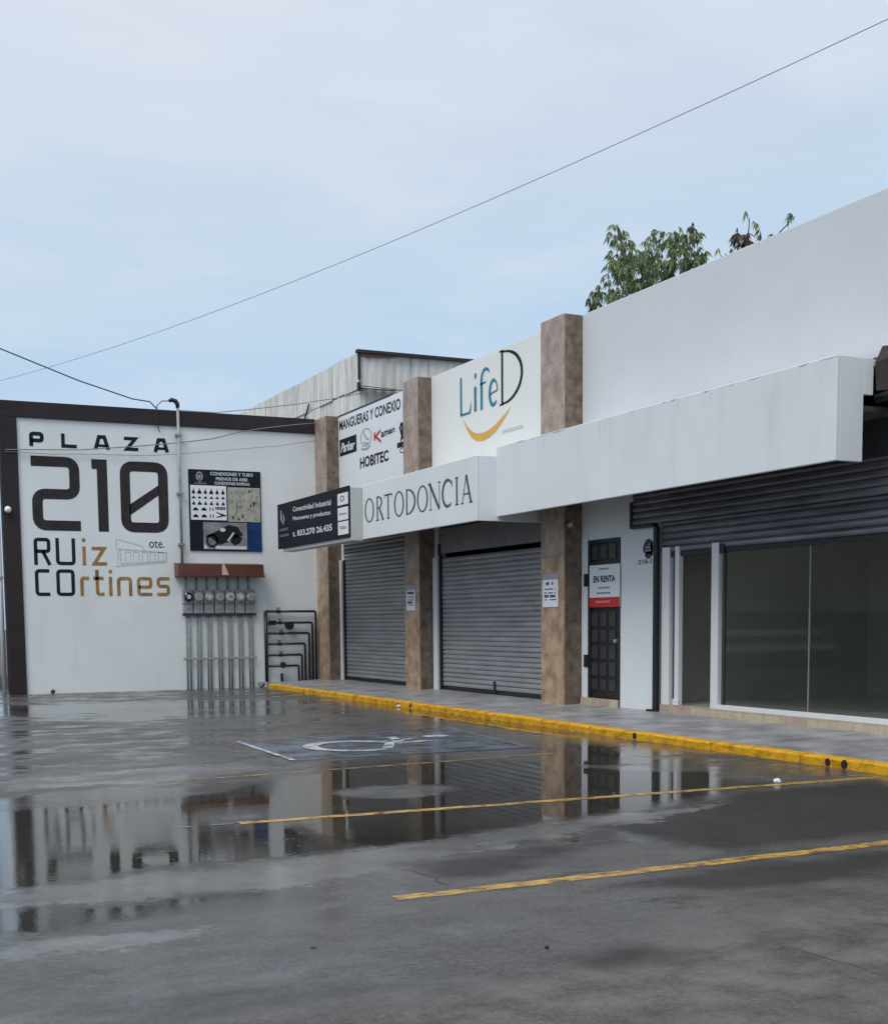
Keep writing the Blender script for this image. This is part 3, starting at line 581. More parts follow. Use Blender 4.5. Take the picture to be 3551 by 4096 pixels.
hd = thing('rain_hood', 'red-brown metal rain hood on the end wall above the electric meters', 'hood', (8.33, YB, 2.65))
mb = MB(); x0, x1 = 7.30, 9.36
mb.add([(x0, YB-0.001, 2.99), (x1, YB-0.001, 2.99), (x1, YB-0.40, 2.95), (x0, YB-0.40, 2.95), (x0, YB-0.42, 2.68), (x1, YB-0.42, 2.68), (x0, YB-0.001, 2.66), (x1, YB-0.001, 2.66)], [(0, 1, 2, 3), (3, 2, 5, 4), (0, 3, 4, 6), (1, 7, 5, 2), (4, 5, 7, 6), (0, 6, 7, 1)])
mb.build('hood_shell', HOOD, hd)
MB().bbox(x0-0.02, x1+0.02, YB-0.435, YB-0.40, 2.650, 2.700, 0.004).build('hood_lip', HOOD, hd)
MB().add([(8.34, YB-0.404, 2.95), (8.40, YB-0.404, 2.95), (8.50, YB-0.4235, 2.69), (8.33, YB-0.4235, 2.69)], [(0, 1, 2, 3)]).build('peeled_patch', PEEL, hd)

ML = ['grey electric meter with black dial at the left end under the red hood', 'second electric meter from the left under the red hood, beside the black dialled one', 'third electric meter from the left end of the row under the hood', 'middle electric meter of the seven in the row under the red hood', 'electric meter with the bright white dial, third from right', 'second electric meter from the right in the row under the red hood', 'electric meter at the right end of the row under the red hood']
for i in range(7):
    x = 7.575+i*0.2535; y = YB-0.001
    t = thing('electric_meter', ML[i], 'electric meter', (x, YB, 0), 'electric meters in a row under the red hood')
    MB().bbox(x-0.118, x+0.118, y-0.13, y, 2.03, 2.36, 0.01).build('meter_box', METERB, t)
    MB().bbox(x-0.112, x+0.112, y-0.115, y, 1.80, 2.025, 0.012).build('terminal_box', METERB, t)
    d = MB().tube([(x, y-0.128, 2.19), (x, y-0.20, 2.19), (x, y-0.225, 2.19)], [0.112, 0.106, 0.075], 18).build('meter_dial', METERK if i == 0 else METERD2 if i == 4 else METERD, t)
    MB().tube([(x, y-0.226, 2.19), (x, y-0.229, 2.19)], 0.05, 14).build('dial_plate', METERD2 if i in (0, 2, 5) else METERB, d)
    MB().box(x-0.05, x+0.05, y-0.127, y-0.116, 1.90, 1.95).build('cover_label', GALV, t)
    MB().tube([(x-0.03, YB-0.06, 2.35), (x-0.03, YB-0.06, 2.67)], 0.024, 8).build('conduit', GALV, t, True)
    for dx in (-0.036, 0.036):
        jx = random.uniform(-0.012, 0.012)
        MB().tube([(x+dx+jx, YB-0.05, 0), (x+dx+jx*0.4, YB-0.055, 0.7), (x+dx, YB-0.055, 1.80)], 0.019, 8).build('conduit', CONDUIT, t, True)
for z, l in ((1.745, 'dark steel rail directly below the electric meter boxes'), (0.70, 'steel rail holding the meter conduits low on the end wall')):
    tag(MB().bbox(7.44, 9.24, YB-0.10, YB-0.082, z, z+0.055, 0.004).build('mounting_rail', DKGREY if z > 1 else GALV), l, 'rail')

pm = thing('pipe_manifold', 'black water pipe manifold with nested pipes and valves against the end wall', 'water pipes', (10.1, YB-0.09, 0.13))
yp = YB-0.09
MB().tube([(9.475, yp, 0.13), (9.475, yp, 1.84)], 0.042, 10).build('supply_pipe', PIPEB, pm, True)
for k, (z, x) in enumerate(((1.84, 10.76), (1.565, 10.665), (1.31, 10.575), (1.05, 10.46), (0.78, 10.37), (0.515, 10.28))):
    q = rc([(9.475, z), (x, z), (x, 0.13)], 0.05, 3)
    MB().tube([(a, yp-0.012*k, b_) for a, b_ in q], 0.030, 8).build('water_pipe', PIPEB, pm, True)
    xv = 9.80+0.03*(k % 3)
    v = MB().tube([(xv-0.06, yp-0.012*k, z), (xv-0.05, yp-0.012*k, z), (xv+0.05, yp-0.012*k, z), (xv+0.06, yp-0.012*k, z)], [0.03, 0.045, 0.045, 0.03], 8).build('valve', PIPEB, pm)
    MB().tube([(xv, yp-0.012*k, z), (xv, yp-0.012*k, z+0.08)], 0.012, 6).box(xv-0.045, xv+0.045, yp-0.012*k-0.012, yp-0.012*k+0.012, z+0.075, z+0.09).build('valve_handle', PIPEB, v)
MB().disc((10.06, yp-0.10, 1.49), (0, 1, 0), 0.10, 0.10).box(9.94, 10.18, yp-0.05, yp-0.02, 1.50, 1.58).build('water_meter', BLACK, pm)
MB().disc((9.86, yp-0.15, 0.53), (0, 1, 0), 0.07, 0.09).build('water_meter', BLACK, pm)
MB().box(9.55, 9.72, yp-0.06, yp+0.02, 1.51, 1.62).build('pipe_union', PIPEB, pm)
MB().tube([(9.86, yp, 0.13), (9.86, yp, 0.33)], 0.035, 8).build('pipe_stub', PIPEB, pm)

# ------------------------------------------------------------------ stone pillars
PLL = ['stone clad pillar in the corner beside the black pipe manifold', 'stone clad pillar between the two closed roller shutters', 'stone clad pillar beside the black iron door']
PILS = [(29.42, 30.195), (24.08, 24.80), (18.30, 19.05)]
for (ya, yb_), lb in zip(PILS, PLL):
    t = thing('stone_pillar', lb, 'pillar', (11.03, (ya+yb_)/2, 0.15), 'stone pillars along the shop fronts')
    MB().box(10.875, 11.199, ya+0.025, yb_-0.01, 0.12, 6.46).build('core', STONEGAP, t)
    zs = [0.13, 0.98, 1.80, 2.62, 3.44, 4.24, 5.03, 5.77, 6.48]
    for k in range(8):
        j = random.uniform(-0.003, 0.003)
        MB().bbox(10.85+j, 10.874, ya, yb_, zs[k]+0.001, zs[k+1]-0.001, 0.002).build('stone_slab', STONE2 if k < 3 else STONE, t)
        MB().bbox(10.8755, 11.199, ya+j, ya+0.024, zs[k]+0.001, zs[k+1]-0.001, 0.002).build('stone_slab', STONESHADE, t)  # side slabs carry their shade in the stone colour

# ------------------------------------------------------------------ the shop building
XW = 11.2
bd = thing('shop_building', 'long white row of shops with stepped canopies and roller shutters along the sidewalk', 'building', (12.5, 17.0, 0))
def part(name, x0, x1, y0, y1, z0, z1, m, b=0.006, parent=bd): return MB().bbox(x0, x1, y0, y1, z0, z1, b).build(name, m, parent)
part('parapet', XW, XW+0.22, 4.0, 18.299, 4.585, 6.487, mat('greyed_white_paint', (0.62, 0.65, 0.675), 0.8, var=0.05, scale=0.9, bump=0.25, bscale=18, grime=0.14, gcol=(0.46, 0.46, 0.43), gscale=(1.6, 1.6, 0.5)), 0.012)
part('parapet', XW+0.012, XW+0.22, 18.301, 30.19, 3.6, 6.40, WHITE, 0.01)
part('shop_wall', XW, XW+0.16, 17.153, 18.092, 2.85, 4.58, WHITE)
part('shop_wall', XW, XW+0.16, 18.095, 18.94, 0.15, 4.58, WHITE)
part('shop_wall', XW, XW+0.16, 16.165, 17.15, 0.15, 4.58, WHITE)
part('shop_wall', XW+0.01, XW+0.16, 23.83, 24.80, 0.15, 3.58, WHITE)
part('shop_wall', XW+0.01, XW+0.16, 29.30, 30.19, 0.15, 3.58, WHITE)
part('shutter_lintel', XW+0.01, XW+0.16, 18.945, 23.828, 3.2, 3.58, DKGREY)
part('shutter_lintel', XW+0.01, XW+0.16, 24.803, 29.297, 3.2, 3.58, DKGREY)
part('roof', XW+0.23, 15.6, 4.0, 30.19, 4.45, 4.6, GREYLT)
part('rear_wall', 15.45, 15.6, 4.0, 30.19, 0.0, 4.448, INTW)
part('party_wall', XW+0.165, 15.44, 16.25, 16.40, 0.0, 4.44, INTW)
part('party_wall', XW+0.165, 15.44, 4.0, 4.15, 0.0, 4.44, INTW)
part('end_wall', XW+0.165, 15.44, 30.03, 30.19, 0.0, 4.44, INTW)
part('interior_floor', XW+0.08, 15.44, 4.16, 16.24, 0.12, 0.285, INTF)
part('interior_ceiling', XW+0.3, 15.44, 4.16, 16.24, 3.0, 3.06, INTW)
part('door_jamb', XW-0.02, XW-0.001, 18.10, 18.28, 0.16, 2.9, WHITE, 0.003)
part('shutter_jamb', XW-0.06, XW-0.001, 23.84, 24.04, 0.165, 2.86, WHITE, 0.004)
part('shutter_jamb', XW-0.06, XW-0.001, 29.30, 29.42, 0.165, 3.05, WHITE, 0.004)
# canopies: three boxes, each further forward than the one before
part('canopy_front', 10.09, 10.14, 11.16, 19.21, 3.29, 4.435, mat('streaked_white_paint', (0.72, 0.755, 0.775), 0.75, var=0.06, scale=0.7, bump=0.12, bscale=40, grime=0.22, gcol=(0.36, 0.37, 0.36), gscale=(1.4, 1.4, 0.3)), 0.010)
part('canopy_end', 10.141, 10.48, 11.161, 11.21, 3.292, 4.433, WHITE, 0.006)
part('canopy_end', 10.481, 10.62, 11.161, 11.21, 4.03, 4.433, WHITE, 0.006)
part('canopy_slab', 10.142, 11.199, 11.212, 19.21, 4.36, 4.432, WHITE, 0.006)
part('canopy_soffit', 10.142, 11.199, 11.213, 19.21, 3.86, 3.92, GREYLT, 0.004)
rnd = random.Random(12); sh_ = []; y = 19.0
while y > 11.3:
    ln = rnd.uniform(0.05, 0.45); d_ = rnd.uniform(0.006, 0.022)
    if rnd.random() < 0.38: sh_.append(stroke([(y, 4.425-rnd.uniform(0, 0.012)), (y-ln*0.5, 4.42-rnd.uniform(0, 0.01)), (y-ln, 4.426)], [0.002, d_, 0.002]))
    y -= ln+rnd.uniform(0.0, 0.25)
flat('dirt_line', sh_, onx(10.09), mat('grey_grime', (0.46, 0.47, 0.47), 0.9, col2=(0.28, 0.285, 0.29), scale=9), bd, 0.0015)
sh_ = []
for y, a, d_ in ((16.0, 0.34, 0.03), (15.85, 0.22, 0.02), (15.72, 0.5, 0.022), (15.2, 0.18, 0.02), (14.1, 0.25, 0.025), (13.4, 0.14, 0.02), (12.4, 0.2, 0.018), (17.6, 0.22, 0.02)):
    sh_.append(stroke([(y, 4.40), (y+0.01, 4.40-a*0.5), (y-0.004, 4.40-a)], [d_, d_*0.7, 0.003]))
flat('drip_stain', sh_, onx(10.09), mat('pale_grime', (0.56, 0.585, 0.59), 0.9, col2=(0.66, 0.69, 0.70), scale=6), bd, 0.001)
# roller shutters
def slat_mesh(length, pitch, bulge, m, name='slat'):
    pr_ = [(0.006, 0.0), (-bulge*0.8, pitch*0.10), (-bulge, pitch*0.35), (-bulge*0.75, pitch*0.68), (-bulge*0.1, pitch*0.88), (0.008, pitch)]
    mb = MB(); mb.add([(x, y, z) for y in (-length/2, length/2) for x, z in pr_], [(i, i+1, 7+i, 6+i) for i in range(5)])
    me_ = bpy.data.meshes.new(name); me_.from_pydata(mb.v, [], mb.f); me_.materials.append(m); return me_
def shutter(ya, yb_, zb_, zt_, pitch, bulge, m, label, xs=XW+0.03):
    t = MB().bbox(xs-0.012, xs+0.03, ya, yb_, zb_-0.07, zb_-0.003, 0.006).build('roller_shutter', BLACK, bd, label=label)
    me_ = slat_mesh(yb_-ya, pitch, bulge, m); n = int((zt_-zb_)/pitch)
    for k in range(n):
        s = place('slat', me_, (xs+random.uniform(-0.002, 0.002), (ya+yb_)/2, zb_+k*pitch), t); s.rotation_euler.y = random.uniform(-0.03, 0.03)
    return t
s1 = shutter(24.805, 29.27, 0.25, 3.50, 0.0925, 0.022, SLAT, 'closed grey roller shutter nearest the corner')
s2 = shutter(18.95, 23.80, 0.25, 2.93, 0.0925, 0.022, SLAT, 'closed grey roller shutter between the second and third pillar')
MB().box(XW-0.03, XW+0.10, 18.95, 23.80, 2.93, 3.42).build('drum_cover', mat('mid_grey_metal', (0.22, 0.225, 0.235), 0.5, var=0.25), s2)
MB().box(XW-0.06, XW-0.031, 23.70, 23.78, 2.90, 3.12).build('drum_bracket', BLACK, s2)
MB().box(XW-0.06, XW-0.031, 18.97, 19.06, 2.84, 3.12).build('drum_bracket', BLACK, s2)
MB().box(XW-0.01, XW+0.012, 21.40, 21.47, 0.20, 0.42).build('lock_handle', BLACK, s2)
MB().box(XW-0.03, XW+0.015, 23.72, 23.80, 0.17, 2.9).build('guide_rail', BLACK, s2)
MB().box(XW-0.03, XW+0.015, 29.18, 29.268, 0.17, 3.05).build('guide_rail', BLACK, s1)
MB().box(XW-0.05, XW-0.01, 24.83, 24.93, 2.72, 3.05).build('drum_bracket', BLACK, s1)
s3 = shutter(4.2, 16.07, 2.545, 3.56, 0.098, 0.026, SLATD, 'half raised dark roller shutter above the glass shopfront')
MB().box(XW-0.06, XW-0.001, 16.166, 16.69, 2.985, 3.55).build('drum_cover', DKGREY, s3)
sh3 = slat_mesh(12.49, 0.098, 0.026, SLATD)
for k in range(5): place('slat', sh3, (XW-0.068, 10.445, 2.988+k*0.098), s3)
MB().box(XW-0.11, XW-0.001, 16.692, 16.74, 2.94, 3.345).box(XW-0.11, XW-0.001, 16.13, 16.691, 2.94, 2.983).build('drum_bracket', BLACK, s3)
MB().box(XW-0.10, XW-0.02, 4.2, 16.128, 3.42, 4.57).build('shutter_hood', DKGREY, s3)
MB().bbox(XW-0.07, XW-0.002, 16.08, 16.165, 0.165, 2.938, 0.005).build('guide_rail', BLACK, s3)
MB().box(XW-0.09, XW-0.002, 16.06, 16.30, 0.165, 0.20).build('guide_foot', BLACK, s3)
for y in (14.6, 11.2): MB().box(XW-0.005, XW+0.028, y-0.05, y+0.05, 2.47, 2.60).build('shutter_lock', BLACK, s3)
# tiled plinth, glass shopfront
pl = part('plinth', XW+0.005, XW+0.20, 4.2, 16.06, 0.14, 0.272, STONEGAP, 0.002)
seams = [16.055, 15.30, 14.48, 14.08, 13.66, 13.22, 12.81, 12.40, 11.97, 11.55]
while seams[-1] > 4.8: seams.append(seams[-1]-0.42)
for k in range(len(seams)-1):
    j = random.uniform(-0.002, 0.002)
    MB().bbox(XW-0.012+j, XW+0.004, seams[k+1]+0.004, seams[k]-0.004, 0.150, 0.270, 0.002).build('tile', TILE if k % 5 else TILEP, pl)
    MB().bbox(XW-0.012, XW+0.075, seams[k+1]+0.004, seams[k]-0.004, 0.2725, 0.286, 0.002).build('tile', TILE, pl)
sf = part('shopfront_frame', XW+0.01, XW+0.07, 4.3, 14.81, 0.287, 0.352, ALU, 0.004)
for y0, y1 in ((14.67, 14.83), (15.84, 16.03), (15.60, 15.70)): MB().bbox(XW-0.002, XW+0.072, y0, y1, 0.2875, 2.62, 0.004).build('post', ALU, sf)
MB().bbox(XW-0.02, XW+0.0, 15.58, 15.72, 0.2878, 0.38, 0.006).build('post_foot', ALU, sf)
MB().box(XW+0.02, XW+0.06, 14.56, 14.60, 0.353, 2.62).build('glazing_bead', DKGREY, sf)
for y0, y1 in ((12.845, 14.555), (4.4, 12.835)): MB().box(XW+0.036, XW+0.044, y0, y1, 0.353, 2.62).build('pane', GLASS, sf)
MB().box(XW+0.036, XW+0.044, 15.71, 15.83, 0.29, 2.62).build('pane', GLASS, sf)
MB().box(XW+0.030, XW+0.050, 12.836, 12.844, 0.353, 2.62).build('pane_joint', GALV, sf)
# iron door
dr = part('entrance_door', XW+0.02, XW+0.06, 17.17, 18.075, 0.30, 2.84, IRON, 0.004)
for y0, y1, z0, z1, n_ in ((17.153, 17.215, 0.29, 2.845, 'door_frame'), (18.03, 18.092, 0.29, 2.845, 'door_frame'), (17.216, 18.029, 2.79, 2.845, 'door_frame'), (17.216, 18.029, 2.40, 2.50, 'transom_bar')):
    MB().bbox(XW-0.015, XW+0.019, y0, y1, z0, z1, 0.004).build(n_, IRON, dr)
rows = [(0.42, 0.59), (0.65, 0.865), (0.93, 1.14), (1.205, 1.395), (1.45, 1.68), (1.75, 1.98), (2.04, 2.34), (2.53, 2.76)]
for z0, z1 in rows:
    for y0, y1 in ((17.30, 17.485), (17.57, 17.745), (17.83, 18.015)):
        MB().bbox(XW+0.004, XW+0.0198, y0, y1, z0, z1, 0.006).build('door_panel', IRONP, dr)
for z in (2.20, 0.88): MB().box(XW-0.035, XW-0.021, 18.06, 18.19, z-0.09, z+0.11).build('hinge', BLACK, dr)
MB().disc((XW+0.018, 17.26, 1.22), (-1, 0, 0), 0.03, 0.06).build('handle', GALV, dr)
st = part('door_step', XW-0.03, XW+0.06, 17.155, 18.285, 0.12, 0.288, STONEGAP, 0.002)
for k, (a, b_) in enumerate(((17.16, 17.40), (17.405, 17.66), (17.665, 17.93), (17.935, 18.28))):
    MB().bbox(XW-0.045, XW-0.0305, a, b_-0.003, 0.155, 0.286, 0.002).build('tile', TILEP if k in (1, 2) else TILE, st)

# ------------------------------------------------------------------ signs on the shops
ls = thing('dental_sign', 'ivory wall sign LifeD with a gold smile between two stone pillars', 'sign', (XW, 21.6, 4.5))
MB().bbox(XW-0.03, XW+0.011, 19.055, 24.075, 4.35, 6.485, 0.006).build('sign_panel', CREAM, ls)
lp = onx(XW-0.031)
flat('letter', [stroke([(22.71, 6.235), (22.71, 5.53)], 0.085), stroke([(22.74, 5.525), (22.30, 5.525)], 0.045), poly([(22.36, 5.55), (22.275, 5.55), (22.275, 5.73)])], lp, TEAL, ls, 0.003)
flat('letter', [stroke([(22.10, 5.97), (22.10, 5.51)], 0.105), disc2(22.09, 6.17, 0.05, 0.055)], lp, TEAL, ls, 0.003)
flat('letter', [stroke([(21.84, 5.50), (21.84, 6.04)]+[(2*21.665-x, z) for x, z in arc(21.665, 6.06, 0.17, 0.165, 172, 30, 10)][0:], [0.10, 0.10]+[0.09-0.005*k for k in range(11)]), stroke([(21.90, 5.975), (21.66, 5.985)], 0.035)], lp, TEAL, ls, 0.003)
ec = arc(21.355, 5.745, 0.185, 0.23, -10, 0, 1)
mir = lambda pts: [(2*21.355-x, z) for x, z in pts]
flat('letter', [stroke(mir(arc(21.355, 5.745, 0.155, 0.222, 5, 315, 26)), [0.045]*4+[0.045+0.05*math.sin(math.pi*k/22) for k in range(23)]), stroke([(21.50, 5.73), (21.21, 5.765)], 0.035)], lp, TEAL, ls, 0.003)
dpts = [(21.02, 6.41)]+[(21.02-0.745*math.sin(R(a)), 5.94+0.465*math.cos(R(a))) for a in range(12, 170, 8)]+[(21.02, 5.485)]
flat('letter', [stroke([(21.015, 6.43), (21.015, 5.47)], 0.075), stroke(dpts, [0.03]+[0.035+0.05*math.sin(math.pi*k/(len(dpts)-2)) for k in range(len(dpts)-2)]+[0.03]), stroke([(21.12, 6.425), (20.95, 6.425)], 0.03), stroke([(21.12, 5.475), (20.95, 5.475)], 0.03)], lp, INKB, ls, 0.003)
sm_ = [(22.62, 5.43), (22.45, 5.25), (22.25, 5.10), (22.05, 5.025), (21.80, 5.00), (21.55, 5.02), (21.30, 5.085), (21.05, 5.19), (20.85, 5.29), (20.70, 5.385)]
flat('smile', [stroke(sm_, [0.01, 0.06, 0.115, 0.14, 0.145, 0.14, 0.125, 0.095, 0.05, 0.01])], lp, GOLD, ls, 0.003)
flat('lettering', [text2('ORTODONCIA', 21.03, 20.23, 4.945, 5.01, 0.0)], lp, THINGREY, ls, 0.003)

hs = thing('hose_shop_sign', 'white vinyl wall sign MANGUERAS Y CONEXIO and HOBITEC beside the corner pillar', 'sign', (XW, 27.1, 4.6))
MB().bbox(XW-0.025, XW+0.011, 24.805, 29.415, 4.35, 6.455, 0.005).build('sign_panel', SIGNW, hs)
MB().bbox(XW-0.034, XW+0.02, 26.2, 29.415, 6.456, 6.492, 0.004).build('top_trim', BLACK, hs)
hp = onx(XW-0.026)
flat('lettering', [text4('MANGUERAS Y CONEXIO', (29.33, 6.36), (25.66, 6.33), (29.34, 6.13), (25.66, 6.09), 0.02)], hp, INKB, hs, 0.003)
flat('lettering', [text4('HOBITEC', (28.03, 5.345), (26.35, 5.325), (28.04, 5.09), (26.35, 5.085), 0.03)], hp, INKB, hs, 0.003)
bx = flat('logo_box', [rect(28.24, 29.34, 5.52, 5.91)], hp, INKB, hs, 0.003)
flat('lettering', [text4('Parker', (29.16, 5.82), (28.30, 5.80), (29.26, 5.60), (28.38, 5.585), 0.03)], hp, SIGNW, bx, 0.006)
flat('round_logo', [ring(27.65, 5.76, 0.35, 0.205, 0.045, 0.025), stroke([(27.78, 5.90), (27.72, 5.80), (27.60, 5.72), (27.48, 5.70)], 0.05), stroke([(27.84, 5.68), (27.70, 5.62), (27.52, 5.62)], 0.04), stroke([(27.95, 5.54), (27.75, 5.50), (27.55, 5.50), (27.38, 5.55)], 0.05)], hp, THINGREY, hs, 0.003)
flat('letter', [stroke([(27.13, 5.80), (27.13, 5.62)], 0.08), stroke([(26.78, 5.80), (27.08, 5.70), (26.76, 5.55)], 0.06)], hp, RED, hs, 0.003)
flat('lettering', [text4('aman', (26.75, 5.75), (25.98, 5.755), (26.75, 5.63), (25.98, 5.66), 0.025)], hp, INKB, hs, 0.003)
flat('badge', [rect(25.3, 25.86, 5.29, 5.40), stroke([(25.62, 5.80), (25.70, 5.70), (25.60, 5.52), (25.66, 5.42)], 0.07), ring(25.58, 5.22, 0.14, 0.06, 0.03, 0.02), rect(25.2, 25.62, 5.45, 5.80)], hp, INKB, hs, 0.003)

ob = thing('canopy_sign', 'white projecting canopy box lettered ORTODONCIA', 'sign', (10.3, 21.7, 3.2))
MB().bbox(9.70, 9.76, 19.19, 24.245, 3.216, 4.285, 0.01).build('sign_front', WHITE, ob)
MB().bbox(9.761, 11.195, 19.191, 19.25, 3.218, 4.283, 0.006).build('sign_end', WHITE, ob)
MB().bbox(9.761, 11.195, 19.251, 24.245, 4.22, 4.282, 0.006).build('sign_top', WHITE, ob)
MB().box(9.761, 11.195, 19.251, 24.245, 3.62, 3.68).build('sign_soffit', GREYLT, ob)
op = onx(9.70); z0, z1 = 3.53, 4.0
def serif(y, z, wd=0.13): return stroke([(y-wd/2, z), (y+wd/2, z)], 0.018)
flat('letter', [ring(23.875, (z0+z1)/2, 0.245, 0.24, 0.062, 0.028)], op, LETTERG, ob, 0.004)
flat('letter', [stroke([(23.46, z1), (23.46, z0)], 0.06), stroke([(23.46, z1-0.012)]+[(23.44-0.20*math.sin(R(a)), 3.88+0.108*math.cos(R(a))) for a in range(20, 165, 18)]+[(23.46, 3.765)], [0.02, 0.03, 0.04, 0.055, 0.06, 0.06, 0.055, 0.045, 0.03, 0.02, 0.02]), stroke([(23.36, 3.77), (23.17, z0)], 0.065), serif(23.46, z0+0.009, 0.14), serif(23.19, z0+0.009, 0.1)], op, LETTERG, ob, 0.004)
flat('letter', [stroke([(22.915, z1), (22.915, z0)], 0.06), stroke([(23.11, z1-0.015), (22.72, z1-0.015)], 0.028), rect(23.09, 23.11, 3.93, z1), rect(22.72, 22.74, 3.93, z1), serif(22.915, z0+0.009)], op, LETTERG, ob, 0.004)
flat('letter', [ring(22.395, (z0+z1)/2, 0.235, 0.24, 0.062, 0.028)], op, LETTERG, ob, 0.004)
flat('letter', [stroke([(22.03, z1), (22.03, z0)], 0.06), stroke([(22.03, z1-0.012)]+[(22.02-0.355*math.sin(R(a)), 3.765+0.225*math.cos(R(a))) for a in range(15, 170, 15)]+[(22.03, z0+0.012)], [0.02]+[0.025+0.045*math.sin(math.pi*k/10) for k in range(11)]+[0.02])], op, LETTERG, ob, 0.004)
flat('letter', [ring(21.33, (z0+z1)/2, 0.24, 0.24, 0.062, 0.028)], op, LETTERG, ob, 0.004)
flat('letter', [stroke([(20.98, z0), (20.98, z1)], 0.024), stroke([(21.02, z1), (20.62, z0)], 0.075), stroke([(20.61, z0), (20.61, z1)], 0.024), serif(20.98, z0+0.009, 0.12), serif(20.61, z1-0.009, 0.12), serif(21.04, z1-0.009, 0.1)], op, LETTERG, ob, 0.004)
flat('letter', [stroke([(20.27-0.21*math.cos(R(a)), 3.765+0.225*math.sin(R(a))) for a in range(40, 325, 15)], [0.03+0.04*math.sin(math.pi*k/18) for k in range(19)]), rect(20.09, 20.11, 3.86, 3.97)], op, LETTERG, ob, 0.004)
flat('letter', [stroke([(19.912, z1), (19.912, z0)], 0.062), serif(19.912, z1-0.009), serif(19.912, z0+0.009)], op, LETTERG, ob, 0.004)
flat('letter', [stroke([(19.71, z0), (19.55, z1)], 0.026), stroke([(19.55, z1), (19.375, z0)], 0.07), stroke([(19.65, 3.69), (19.46, 3.69)], 0.024), serif(19.71, z0+0.009, 0.12), serif(19.37, z0+0.009, 0.12)], op, LETTERG, ob, 0.004)

bs = thing('canopy_sign', 'black lettered canopy sign with three white logo squares near the corner', 'sign', (10.2, 26.6, 3.2))
MB().bbox(9.46, 9.72, 24.255, 28.62, 3.19, 4.25, 0.01).build('sign_box', GREYSIDE, bs)
MB().box(9.721, 11.195, 24.256, 28.60, 3.60, 4.24).build('sign_backing', GREYLT, bs)
MB().bbox(9.43, 9.459, 24.29, 28.88, 3.265, 4.285, 0.004).build('sign_face', BLKSIGN, bs)
bp_ = onx(9.43)
flat('lettering', [text4('Conectividad Industrial', (27.76, 4.15), (25.32, 4.105), (27.76, 4.04), (25.32, 3.985), 0.02), text4('Mangueras y productos', (27.78, 3.935), (25.35, 3.885), (27.78, 3.82), (25.35, 3.765), 0.02), text4('t. 833.270 26.435', (27.80, 3.615), (25.27, 3.60), (27.80, 3.485), (25.27, 3.455), 0.03)], bp_, TEXTW, bs, 0.003)
flat('lettering', [text2('HOBITEC', 28.72, 28.10, 3.665, 3.72, 0.01), text2('INDUSTRIAL', 28.72, 28.07, 3.53, 3.585, 0.01)], bp_, TEXTG, bs, 0.003)
flat('badge', [stroke([(28.62, 4.14), (28.60, 3.96), (28.50, 3.84)], [0.08, 0.12, 0.03]), stroke([(28.45, 4.05), (28.40, 3.92), (28.48, 3.79)], [0.03, 0.09, 0.02])], bp_, TEXTG, bs, 0.003)
for za, zb_ in ((3.93, 4.165), (3.625, 3.88), (3.335, 3.597)):
    q = flat('logo_square', [rect(24.33, 24.93, za, zb_)], bp_, SIGNW, bs, 0.003); zm = (za+zb_)/2
    flat('logo_mark', [ring(24.66, zm+0.01, 0.12, 0.06, 0.045, 0.02)] if za > 3.9 else [text2('Dixon', 24.82, 24.42, zm-0.025, zm+0.025, 0.01)] if za > 3.6 else [rect(24.45, 24.80, zm-0.02, zm+0.02), rect(24.52, 24.85, zm+0.03, zm+0.045)], bp_, LETTERG if za > 3.6 else THINGREY, q, 0.006)

def notice(ya, yb_, za, zb_, zw, lb, head, red):
    t = thing('paper_notice', lb, 'notice', (10.84, (ya+yb_)/2, za), 'paper notices taped to the stone pillars')
    MB().box(10.840, 10.846, ya, yb_, za, zb_).build('sheet', PAPER, t)
    q = onx(10.8398)
    flat('header_band', [rect(ya, yb_, zw, zb_)], q, head, t, 0.001)
    if red: flat('red_band', [rect(ya+0.02, yb_-0.02, zb_-0.06, zb_-0.01)], q, mat('faded_red_print', (0.40, 0.16, 0.15), 0.6), t, 0.002)
    rn = random.Random(int(za*100)); sh_ = []
    for fz, hh, cnt in ((0.86, 0.05, 7), (0.66, 0.02, 10), (0.52, 0.022, 10), (0.40, 0.045, 7), (0.27, 0.018, 8)):
        y = yb_-0.06; zc = za+(zw-za)*fz
        while y > ya+0.08:
            ww = rn.uniform(0.02, 0.05)
            if rn.random() < 0.85: sh_.append(rect(y-ww, y, zc-hh/2, zc+hh/2))
            y -= ww+0.008
    flat('printed_lines', sh_, q, INK, t, 0.002)
notice(24.26, 24.70, 1.79, 2.37, 2.21, 'paper notice with red heading on the pillar between the closed shutters', TEXTG, True)
notice(18.47, 18.98, 1.78, 2.34, 2.235, 'white paper notice with grey heading on the pillar beside the iron door', TEXTG, False)

rs = thing('rental_sign', 'white EN RENTA sign with a red bottom band on the black iron door', 'sign', (XW-0.03, 17.57, 1.76))
MB().box(XW-0.030, XW-0.022, 17.125, 18.02, 1.765, 2.44).build('board', PAPER, rs)
q = onx(XW-0.030)
flat('red_band', [rect(17.125, 18.02, 1.765, 1.92)], q, RED, rs, 0.002)
flat('lettering', [text2('EN RENTA', 17.895, 17.255, 2.16, 2.265, 0.035)], q, INKB, rs, 0.002)
flat('printed_lines', [rect(17.45+0.05*i, 17.485+0.05*i, 2.36, 2.385) for i in range(6)]+[rect(17.42+0.06*i, 17.46+0.06*i, 2.06, 2.085) for i in range(6)]+[rect(17.40+0.06*i, 17.445+0.06*i, 1.975, 2.0) for i in range(7)], q, LETTERG, rs, 0.002)
flat('printed_lines', [rect(17.40+0.055*i, 17.445+0.055*i, 1.835, 1.865) for i in range(8)], q, mat('pink_print', (0.62, 0.28, 0.28), 0.5), rs, 0.004)

